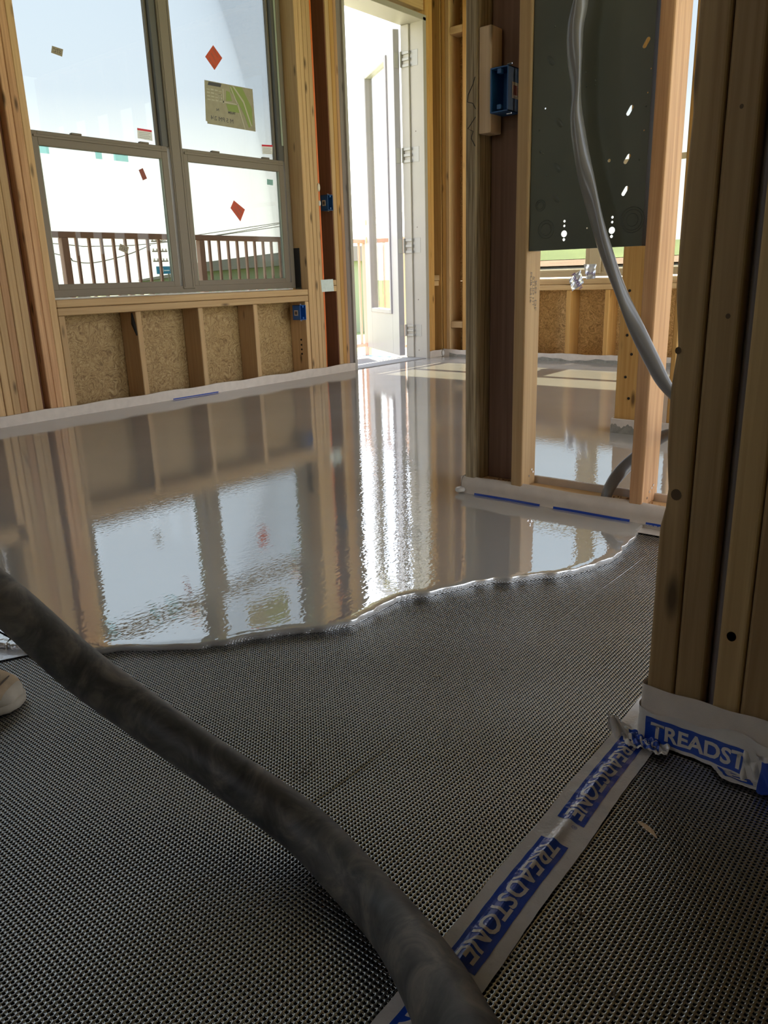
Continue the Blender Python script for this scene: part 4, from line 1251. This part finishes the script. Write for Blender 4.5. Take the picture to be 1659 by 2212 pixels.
# foam wrap with printed film round the post foot
pw_ = empty('foam_wrap', (0.875, 0.22, 0))
XW = 0.8755
def sheet(name, fn, nu, nv, mat, parent, smooth=True):
    bm = bmesh.new()
    g = [[bm.verts.new(fn(i / nu, j / nv)) for j in range(nv + 1)] for i in range(nu + 1)]
    for i in range(nu):
        for j in range(nv):
            bm.faces.new((g[i][j], g[i + 1][j], g[i + 1][j + 1], g[i][j + 1]))
    bmesh.ops.recalc_face_normals(bm, faces=bm.faces)
    return from_bm(name, bm, mat, parent, smooth=smooth)
def wrap_pt(u, z, lift=0.0):
    # u metres round the post: 0 at the front left corner, positive along the front (-y), negative along the left side (+x)
    if u >= 0.006:
        return Vector((XW - lift, 0.3125 - u, z))
    if u <= -0.006:
        return Vector((XW + (-u), 0.3125 + lift, z))
    a = (u + 0.006) / 0.012 * math.pi / 2
    return Vector((XW + 0.006 - (0.006 + lift) * math.sin(a), 0.3065 + (0.006 + lift) * math.cos(a), z))
sheet('foam_band', lambda u, v: wrap_pt(-0.08 + 0.32 * u, 0.002 + (0.079 + 0.001 * math.sin(u * 30)) * v), 90, 6, foam_m, pw_)
def film_pt(u, v):
    uu = -0.07 + 0.30 * u
    top = 0.048 - 0.004 * math.sin(uu * 40) - 0.003 * math.sin(uu * 95)
    p = wrap_pt(uu, 0.003 + top * v, 0.0012 + 0.0012 * math.sin(uu * 130 + v * 5) ** 2)
    if uu > 0.07:
        p.x -= 0.008 * min(1, (uu - 0.07) / 0.06) * (1 - v) ** 1.5
    return p
sheet('printed_film', film_pt, 110, 10, film_m, pw_)
def on_film(u, z, lift):
    top = 0.048 - 0.004 * math.sin(u * 40) - 0.003 * math.sin(u * 95)
    v = (z - 0.003) / top
    p = wrap_pt(u, z, 0.0012 + 0.0012 * math.sin(u * 130 + v * 5) ** 2 + lift)
    if u > 0.07:
        p.x -= 0.008 * min(1, (u - 0.07) / 0.06) * max(0, 1 - v) ** 1.5
    return p
sheet('logo_block', lambda u, v: on_film(0.010 + 0.118 * u, 0.008 + (0.032 - 0.002 * u) * v, 0.0006), 40, 6, logo_blue, pw_)
bm = text_bm('TREADST', 0.115, 0.0215, 0.03)
bmesh.ops.subdivide_edges(bm, edges=[e for e in bm.edges if e.calc_length() > 0.006], cuts=3)
for v in bm.verts:
    v.co = on_film(0.0745 + v.co.x, 0.0235 + v.co.y, 0.0011)
from_bm('lettering', bm, logo_grey, pw_)
# flaps of film splayed over the floor
def flap(name, pts, n, mat, crinkle, z0=0.0025, seed=0):
    a, b, c, d = [Vector((p[0], p[1], 0)) for p in pts]
    rr = random.Random(seed)
    ph = [rr.uniform(0, 6) for _ in range(6)]
    def fn(u, v):
        p = a * (1 - u) * (1 - v) + b * u * (1 - v) + c * u * v + d * (1 - u) * v
        w = crinkle * (math.sin(u * 11 + v * 6 + ph[0]) + 0.6 * math.sin(u * 23 - v * 17 + ph[1]) + 0.5 * math.sin(v * 31 + u * 5 + ph[2]))
        p.z = z0 + abs(w)
        return p
    sheet(name, fn, n, n, mat, pw_)
    return fn
def print_on(fn, rect, body, text_rect, right_to_left=False):
    u0, v0, u1, v1 = rect
    up = lambda p, k: Vector((p.x, p.y, p.z + k))
    sheet('torn_logo', lambda u, v: up(fn(u0 + (u1 - u0) * u, v0 + (v1 - v0) * v), 0.0007), 20, 20, logo_blue, pw_)
    b_ = text_bm(body, 1.0, 1.0, 0.02)
    bmesh.ops.subdivide_edges(b_, edges=[e for e in b_.edges if e.calc_length() > 0.12], cuts=3)
    a0, c0, a1, c1 = text_rect
    for v in b_.verts:
        # reading along v, letter tops along u
        v.co = up(fn(a0 + (a1 - a0) * (v.co.y + 0.5), c0 + (c1 - c0) * (v.co.x + 0.5)), 0.0013)
    from_bm('lettering', b_, logo_grey, pw_)
lf = flap('left_flap', [(0.8895, 0.3490), (0.846, 0.3150), (0.851, 0.266), (0.884, 0.270)], 30, film_m, 0.0036, 0.0055, 1)
print_on(lf, (0.22, 0.22, 0.92, 0.80), 'NE', (0.86, 0.40, 0.48, 0.76))
rf = flap('right_flap', [(0.872, 0.222), (0.850, 0.199), (0.853, 0.10), (0.876, 0.10)], 26, film_m, 0.0009, 0.0040, 2)
print_on(rf, (0.12, 0.06, 0.74, 0.36), 'E', (0.66, 0.10, 0.20, 0.30))
def tuft(u, v):
    p = wrap_pt(0.128 + 0.060 * u, 0.004 + 0.034 * v, 0.003)
    p.x -= 0.007 * (1 - v) + 0.004 * math.sin(u * 17 + v * 9) + 0.003 * math.sin(u * 31)
    return p
sheet('crumpled_film', tuft, 26, 14, film_m, pw_)
def swirl(u, v):
    p = wrap_pt(0.150 + 0.06 * u, 0.003 + 0.034 * v, 0.013)
    p.x -= 0.012 * (1 - v) + 0.003 * math.sin(u * 19 + v * 7)
    return p
sheet('logo_swirl', swirl, 18, 10, logo_blue, pw_)
def spike(u, v):
    b0 = Vector((0.862, 0.333, 0.006)); t0 = Vector((0.868, 0.345, 0.026))
    p = b0.lerp(t0, v) + Vector((0.006 * math.sin(u * 9), 0.03 * (u - 0.5) * (1 - 0.6 * v), 0.003 * math.sin(u * 21)))
    return p
sheet('film_pleat', spike, 14, 6, film_m, pw_)
tag(pw_, 'white foam and printed plastic film wrapped round the foot of the near post', 'foam wrap')

# ------------------------------------------------------------------ grey cable looping in front of the panel
cpts = [(1.690, 0.835, 1.75), (1.672, 0.818, 1.35), (1.665, 0.812, 1.16), (1.66, 0.816, 1.103), (1.66, 0.826, 1.055), (1.66, 0.825, 0.996), (1.66, 0.819, 0.935), (1.66, 0.815, 0.882), (1.66, 0.802, 0.819), (1.66, 0.784, 0.754),
        (1.66, 0.759, 0.678), (1.66, 0.729, 0.602), (1.66, 0.693, 0.526), (1.66, 0.658, 0.459), (1.66, 0.619, 0.392), (1.66, 0.585, 0.340), (1.675, 0.535, 0.285),
        (1.73, 0.495, 0.240), (1.80, 0.515, 0.215), (1.845, 0.58, 0.205), (1.86, 0.65, 0.195), (1.83, 0.715, 0.130), (1.785, 0.733, 0.098), (1.752, 0.742, 0.062), (1.748, 0.744, 0.02)]
cs = spline(cpts, 9)
cn = len(cs)
tag(tube('power_cable', cs, [0.0165] * cn, cable_m, None, 24, lambda i: (1.0, 0.72 + 0.14 * math.sin(i * 0.21), 0.075 * i)), 'thick twisted grey cable hanging before the metal panel into the plate', 'cable')

# ------------------------------------------------------------------ pump hose across the mat
hp = [(-0.72, 1.36, 0.031), (-0.58, 1.31, 0.10), (-0.34, 1.20, 0.37), (-0.06, 1.07, 0.55), (0.12, 0.99, 0.555), (0.205, 0.95, 0.475), (0.28, 0.90, 0.352), (0.347, 0.842, 0.252), (0.385, 0.772, 0.175), (0.416, 0.712, 0.124), (0.438, 0.632, 0.086), (0.4525, 0.563, 0.060), (0.4645, 0.501, 0.034), (0.4505, 0.4295, 0.0275),
      (0.426, 0.3575, 0.033), (0.386, 0.2935, 0.060), (0.3335, 0.228, 0.099), (0.28, 0.165, 0.125), (0.16, 0.06, 0.125), (-0.05, -0.08, 0.07), (-0.28, -0.22, 0.031), (-0.6, -0.40, 0.028)]
hs = spline(hp, 10)
tag(tube('pump_hose', hs, [0.0252 + 0.0006 * math.sin(i * 0.17) for i in range(len(hs))], hose_m, None, 28), 'thick dusty black rubber hose lying diagonally across the mat', 'hose')

# ------------------------------------------------------------------ shoe tip of someone at the left edge
sh = empty('work_shoe', (0.30, 1.22, 0))
sdir = Vector((0.60, -0.80, 0)).normalized(); sside = Vector((0.80, 0.60, 0))
tip = Vector((0.433, 1.050, 0.0))
def shoe_loft(name, prof, mat, n=20):
    bm = bmesh.new(); rings = []
    for (s_, hw, zb, zt) in prof:
        c = tip - sdir * s_
        ring = []
        for k in range(n):
            a = 2 * math.pi * k / n
            ca, sa = math.cos(a), math.sin(a)
            e = 0.72
            x = hw * math.copysign(abs(ca) ** e, ca); z = (zb + zt) / 2 + (zt - zb) / 2 * math.copysign(abs(sa) ** e, sa)
            ring.append(bm.verts.new(c + sside * x + Vector((0, 0, z))))
        rings.append(ring)
    for i in range(len(rings) - 1):
        for k in range(n):
            bm.faces.new((rings[i][k], rings[i][(k + 1) % n], rings[i + 1][(k + 1) % n], rings[i + 1][k]))
    bm.faces.new(rings[0]); bm.faces.new(rings[-1])
    bmesh.ops.recalc_face_normals(bm, faces=bm.faces)
    return from_bm(name, bm, mat, sh, smooth=True)
shoe_loft('sole', [(-0.003, 0.014, 0.004, 0.014), (0.004, 0.027, 0.0015, 0.019), (0.02, 0.040, 0.001, 0.02), (0.06, 0.048, 0.001, 0.02), (0.14, 0.043, 0.001, 0.021), (0.22, 0.037, 0.001, 0.026), (0.27, 0.033, 0.001, 0.028), (0.287, 0.02, 0.002, 0.026)], shoe_rubber)
shoe_loft('toe_cap', [(0.0, 0.014, 0.010, 0.022), (0.005, 0.024, 0.010, 0.030), (0.013, 0.032, 0.010, 0.0345), (0.022, 0.037, 0.010, 0.0365)], shoe_rubber)
shoe_loft('upper', [(0.010, 0.0285, 0.012, 0.0335), (0.020, 0.0368, 0.012, 0.0392), (0.035, 0.0425, 0.013, 0.0435), (0.055, 0.0450, 0.014, 0.049), (0.10, 0.044, 0.014, 0.072), (0.14, 0.041, 0.014, 0.094), (0.18, 0.039, 0.014, 0.115), (0.23, 0.037, 0.014, 0.125), (0.265, 0.033, 0.014, 0.120), (0.28, 0.022, 0.02, 0.11)], shoe_m)
for k, (s_, w_) in enumerate(((0.020, 0.0375), (0.026, 0.031), (0.034, 0.0235))):
    pts = []
    for j in range(13):
        a = math.pi * j / 12
        pts.append(tip - sdir * (s_ + 0.012 * (1 - math.sin(a)) + 0.005 * k) + sside * (w_ * math.cos(a)) + Vector((0, 0, 0.0205 + (0.0195 + 0.0045 * k) * math.sin(a) ** 0.6)))
    tube('stitch_seam', pts, 0.0013, stitch_m, sh, 6)
tag(sh, 'muddy tan work shoe tip poking in at the left edge', 'shoe')

# ------------------------------------------------------------------ small litter on the mat
bm = bmesh.new()
cpt = [(0.7215, 0.2505, 0.0026), (0.7205, 0.2460, 0.0028), (0.7185, 0.2405, 0.0030), (0.7150, 0.2330, 0.0032), (0.7085, 0.2240, 0.0026)]
tube_bm(bm, cpt, [0.0004, 0.0014, 0.0021, 0.0022, 0.0005], 7, lambda i: (1.25, 0.6, 0.3))
tag(from_bm('wood_sliver', bm, chip_m), 'pale wood sliver on the black mat right of the tape', 'wood sliver')
bm = bmesh.new()
rr = random.Random(9)
for (x, y) in ((0.566, 0.616), (0.573, 0.61), (0.568, 0.628), (0.585, 0.62), (0.50, 0.50), (0.497, 0.51), (0.617, 0.26), (0.56, 0.25), (0.505, 0.215), (0.86, 0.62), (0.94, 0.55), (1.0, 0.62), (0.60, 0.255), (0.53, 0.235), (0.51, 0.19), (0.60, 0.71)):
    for _ in range(3):
        bmesh.ops.create_icosphere(bm, subdivisions=1, radius=rr.uniform(0.0006, 0.0019), matrix=Matrix.Translation((x + rr.uniform(-0.008, 0.008), y + rr.uniform(-0.008, 0.008), 0.0012)))
tag(from_bm('grit', bm, plain('tan_grit', (0.17, 0.13, 0.09), 0.9)), 'scattered tan grit on the black mat', 'grit', kind='stuff')

# ------------------------------------------------------------------ room shell out of view
cl = box('ceiling', (-1.6, -1.5, 2.66), (4.95, 3.5, 2.72), ceil_m, None, 0)
tag(cl, 'board ceiling above the frame', 'ceiling', kind='structure')
wr = tag(empty('wall_rear', (-1.65, 1, 0)), 'boarded wall behind the camera, its opening added to light the foreground', 'wall', kind='structure')
for y0, y1, z0, z1 in ((-1.5, 0.6, 0, 2.66), (1.7, 3.5, 0, 2.66), (0.6, 1.7, 0, 1.1), (0.6, 1.7, 1.85, 2.66), (0.6, 0.9, 1.1, 1.85), (1.45, 1.7, 1.1, 1.85)):  # gap between panels is an added opening, sized for the foreground light
    box('sheathing_panel', (-1.7, y0, z0), (-1.688, y1, z1), osb, wr, 0)
for y in (-1.45, -1.0, -0.6, -0.2, 0.2, 0.565, 1.7, 2.1, 2.6, 3.0, 3.4):
    box('stud', (-1.687, y, 0), (-1.6, y + 0.034, 2.66), wood_z, wr, 0.003)
wg = tag(empty('wall_right', (2, -1.5, 0)), 'unseen right side, left open close by to let in light', 'wall', kind='structure')
for x in (0.985, 2.2, 3.5, 4.8):  # side kept open and set close so more sky light enters
    box('stud', (x, -1.58, 0), (x + 0.09, -1.5, 2.66), wood_z, wg, 0.003)
box('sheathing_panel', (-1.7, -1.513, 0), (0.979, -1.501, 2.66), osb, wg, 0)  # closed stretch added to keep that light off the foreground
# eave on the sunny side
ev = box('roof_eave', (4.95, -1.5, 2.72), (5.72, 4.6, 2.80), grey_roof, None, 0)
tag(ev, 'grey roof eave over the far wall', 'roof', kind='structure')

# ------------------------------------------------------------------ balcony
dk = box('balcony_deck', (-2.0, 3.51, -0.20), (5.30, 4.75, -0.055), deck_m, None, 0.004)
tag(dk, 'pale concrete balcony deck outside the open door', 'balcony', kind='structure')
RY, RX = 4.38, 5.16
rl = empty('balcony_railing', (3.0, RY, -0.05))
box('top_rail', (-1.9, RY - 0.018, 0.846), (RX + 0.02, RY + 0.018, 0.880), rail_m, rl, 0.003)
box('bottom_rail', (-1.9, RY - 0.012, 0.02), (RX + 0.02, RY + 0.012, 0.045), rail_m, rl, 0.002)
box('side_top_rail', (RX - 0.018, 3.52, 0.846), (RX + 0.018, RY - 0.02, 0.880), rail_m, rl, 0.003)
box('side_bottom_rail', (RX - 0.012, 3.52, 0.02), (RX + 0.012, RY - 0.02, 0.045), rail_m, rl, 0.002)
for x in (-0.45, 0.52, 1.49, 2.503, 3.475, 4.42):
    box('post', (x - 0.021, RY - 0.021, -0.055), (x + 0.021, RY + 0.021, 0.8455), rail_m, rl, 0.002)
box('post', (RX - 0.021, RY - 0.021, -0.055), (RX + 0.021, RY + 0.021, 0.8455), rail_m, rl, 0.002)
bal_me = None
def baluster(x, y):
    global bal_me
    if bal_me is None:
        b = box('baluster', (x - 0.0075, y - 0.0075, 0.045), (x + 0.0075, y + 0.0075, 0.8455), rail_m, rl, 0.0)
        bal_me = b.data
    else:
        place(bpy.data.objects.new('baluster', bal_me), rl, (x, y, 0.44525))
k = 0
x = 2.503 + 0.0805
while x < RX - 0.04:
    if min(abs(x - q) for q in (3.475, 4.42)) > 0.04: baluster(x, RY)
    x += 0.0805
x = 2.503 - 0.0805
while x > 1.0:
    if min(abs(x - q) for q in (1.49,)) > 0.04: baluster(x, RY)
    x -= 0.0805
y = RY - 0.10
while y > 3.56:
    baluster(RX, y); y -= 0.098
tag(rl, 'brown red metal balcony railing with square balusters', 'railing')
bt = box('blue_tape', (5.06, 4.10, -0.0548), (5.13, 4.34, -0.053), plain('painters_blue', (0.05, 0.20, 0.55), 0.5), None, 0)
tag(bt, 'strip of blue tape on the balcony deck by the railing', 'tape')

tag(box('door_shade_roof', (3.62, 3.50, 2.80), (5.4, 4.72, 2.90), grey_roof, None, 0), 'unseen grey roof slab added to shade the balcony door', 'roof', kind='structure')  # added out of view to keep sky light off the door

# ------------------------------------------------------------------ outside
GZ = -3.2
gd = box('ground', (-600, -600, GZ - 0.2), (900, 900, GZ), grass_m, None, 0)
tag(gd, 'pale green field beyond the balcony', 'ground', kind='structure')
tag(box('road', (-600, 10, GZ), (900, 27, GZ + 0.02), concrete_m, None, 0), 'pale concrete lot below the balcony', 'road', kind='structure')
tag(box('road', (17, -400, GZ + 0.02), (30, 9.5, GZ + 0.04), dirt_m, None, 0), 'pale dirt strip beyond the far window', 'road', kind='structure')
tag(box('road', (70, -400, GZ), (86, 9.5, GZ + 0.03), red_curb, None, 0), 'red earth band in the field beyond the far window', 'road', kind='structure')
hl = empty('embankment', (110, -40, GZ))
for nm, x, z0, z1, mt in (('lower_bank', 100, GZ, 1.4, dirt_m), ('earth_band', 113, 1.4, 2.5, red_earth), ('grass_bank', 126, 2.5, 5.2, grass_m)):
    poly_prism(nm, [(x, -300, z0), (x, 84, z0), (x + 14, 84, z1), (x + 14, -300, z1)], (40, 0, 0), mt, hl)
tag(hl, 'grassy bank with a brown earth band beyond the far window', 'embankment')
bl = empty('low_building', (60, 52, GZ))
def obox(name, p, q, z0, z1, t, mat, parent):
    """upright slab from p to q (xy), thickness t"""
    p, q = Vector((*p, 0)), Vector((*q, 0))
    d = (q - p).normalized(); n = Vector((-d.y, d.x, 0)) * t
    return poly_prism(name, [(p.x, p.y, z0), (q.x, q.y, z0), (q.x, q.y, z1), (p.x, p.y, z1)], n, mat, parent)
obox('wall', (48, 36), (66, 75), GZ, 1.7, 6, green_wall, bl)
obox('roof_band', (47.5, 35.6), (66.2, 75.3), 1.7, 2.7, 6.6, grey_roof, bl)
obox('lower_roof', (46.8, 36.5), (64.5, 76), -0.6, 0.3, 1.4, grey_roof, bl)
obox('kerb_wall', (45.5, 37), (63, 77), -2.7, -2.1, 0.5, red_curb, bl)
obox('red_band', (45.0, 37), (62.6, 77), -1.4, -1.05, 0.5, red_curb, bl)
tag(bl, 'low sage green building with grey roof bands seen through the open door', 'building')
bl2 = empty('long_building', (200, 250, GZ))
obox('wall', (92, 92), (330, 470), GZ, 2.4, 8, green_wall, bl2)
obox('roof_band', (91.6, 91.6), (331, 472), 2.4, 3.5, 9, grey_roof, bl2)
tag(bl2, 'long pale green building with a grey roof receding beyond the railing', 'building')
sg = empty('roadside_sign', (58, 80, GZ))
box('sign_board', (56.9, 80, 1.65), (58.9, 80.15, 2.5), sign_blue, sg, 0)
for x in (57.3, 58.5):
    box('sign_leg', (x - 0.06, 80.02, GZ), (x + 0.06, 80.12, 1.65), pole_m, sg, 0)
box('sign_mark', (57.5, 79.97, 1.85), (57.75, 79.99, 2.3), white_paper, sg, 0)
box('sign_mark', (57.85, 79.97, 1.98), (58.6, 79.99, 2.08), white_paper, sg, 0)
tag(sg, 'distant blue sign board low behind the railing', 'sign')
up = empty('utility_pole', (50.2, 70, GZ))
bm = bmesh.new(); tube_bm(bm, [(50.3, 70, GZ), (50.3, 70, 5.2)], [0.16, 0.11], 10)
from_bm('pole', bm, pole_m, up, smooth=True)
for z in (4.6, 3.65, 2.7):
    box('cross_arm', (49.5, 69.9, z), (51.2, 70.1, z + 0.12), pole_m, up, 0)
    for x in (49.6, 50.0, 50.7, 51.1):
        box('insulator', (x - 0.06, 69.95, z + 0.12), (x + 0.06, 70.05, z + 0.32), label_pale, up, 0)
tag(up, 'distant utility pole with three cross arms behind the railing', 'utility pole')
def wire(dirs, Yd, r, lab):
    pts = spline([(a * Yd, Yd, 0.58 + b * Yd) for a, b in dirs], 10)
    tag(tube('power_line', pts, r, wire_m, None, 6), lab, 'power line', 'overhead lines')
wire([(0.20, 0.075), (0.5509, 0.054), (0.6128, 0.0507), (0.7327, 0.0575), (1.0, 0.09)], 71.2, 0.05, 'upper overhead wire crossing the left lower pane')
wire([(0.30, 0.085), (0.5491, 0.0427), (0.5829, 0.0318), (0.6131, 0.0299), (0.6647, 0.0401), (0.705, 0.0533)], 68.5, 0.05, 'sagging overhead wire below it in the left lower pane')
wire([(0.7186, 0.0573), (0.8374, 0.0704), (0.9622, 0.0896), (1.1, 0.113)], 70, 0.045, 'overhead wire rising across the right lower pane')
wire([(0.7186, 0.0590), (0.90, 0.083), (1.1545, 0.116), (1.1874, 0.1165), (1.3064, 0.1195), (1.6, 0.13)], 70.6, 0.045, 'overhead wire seen through the open balcony door')
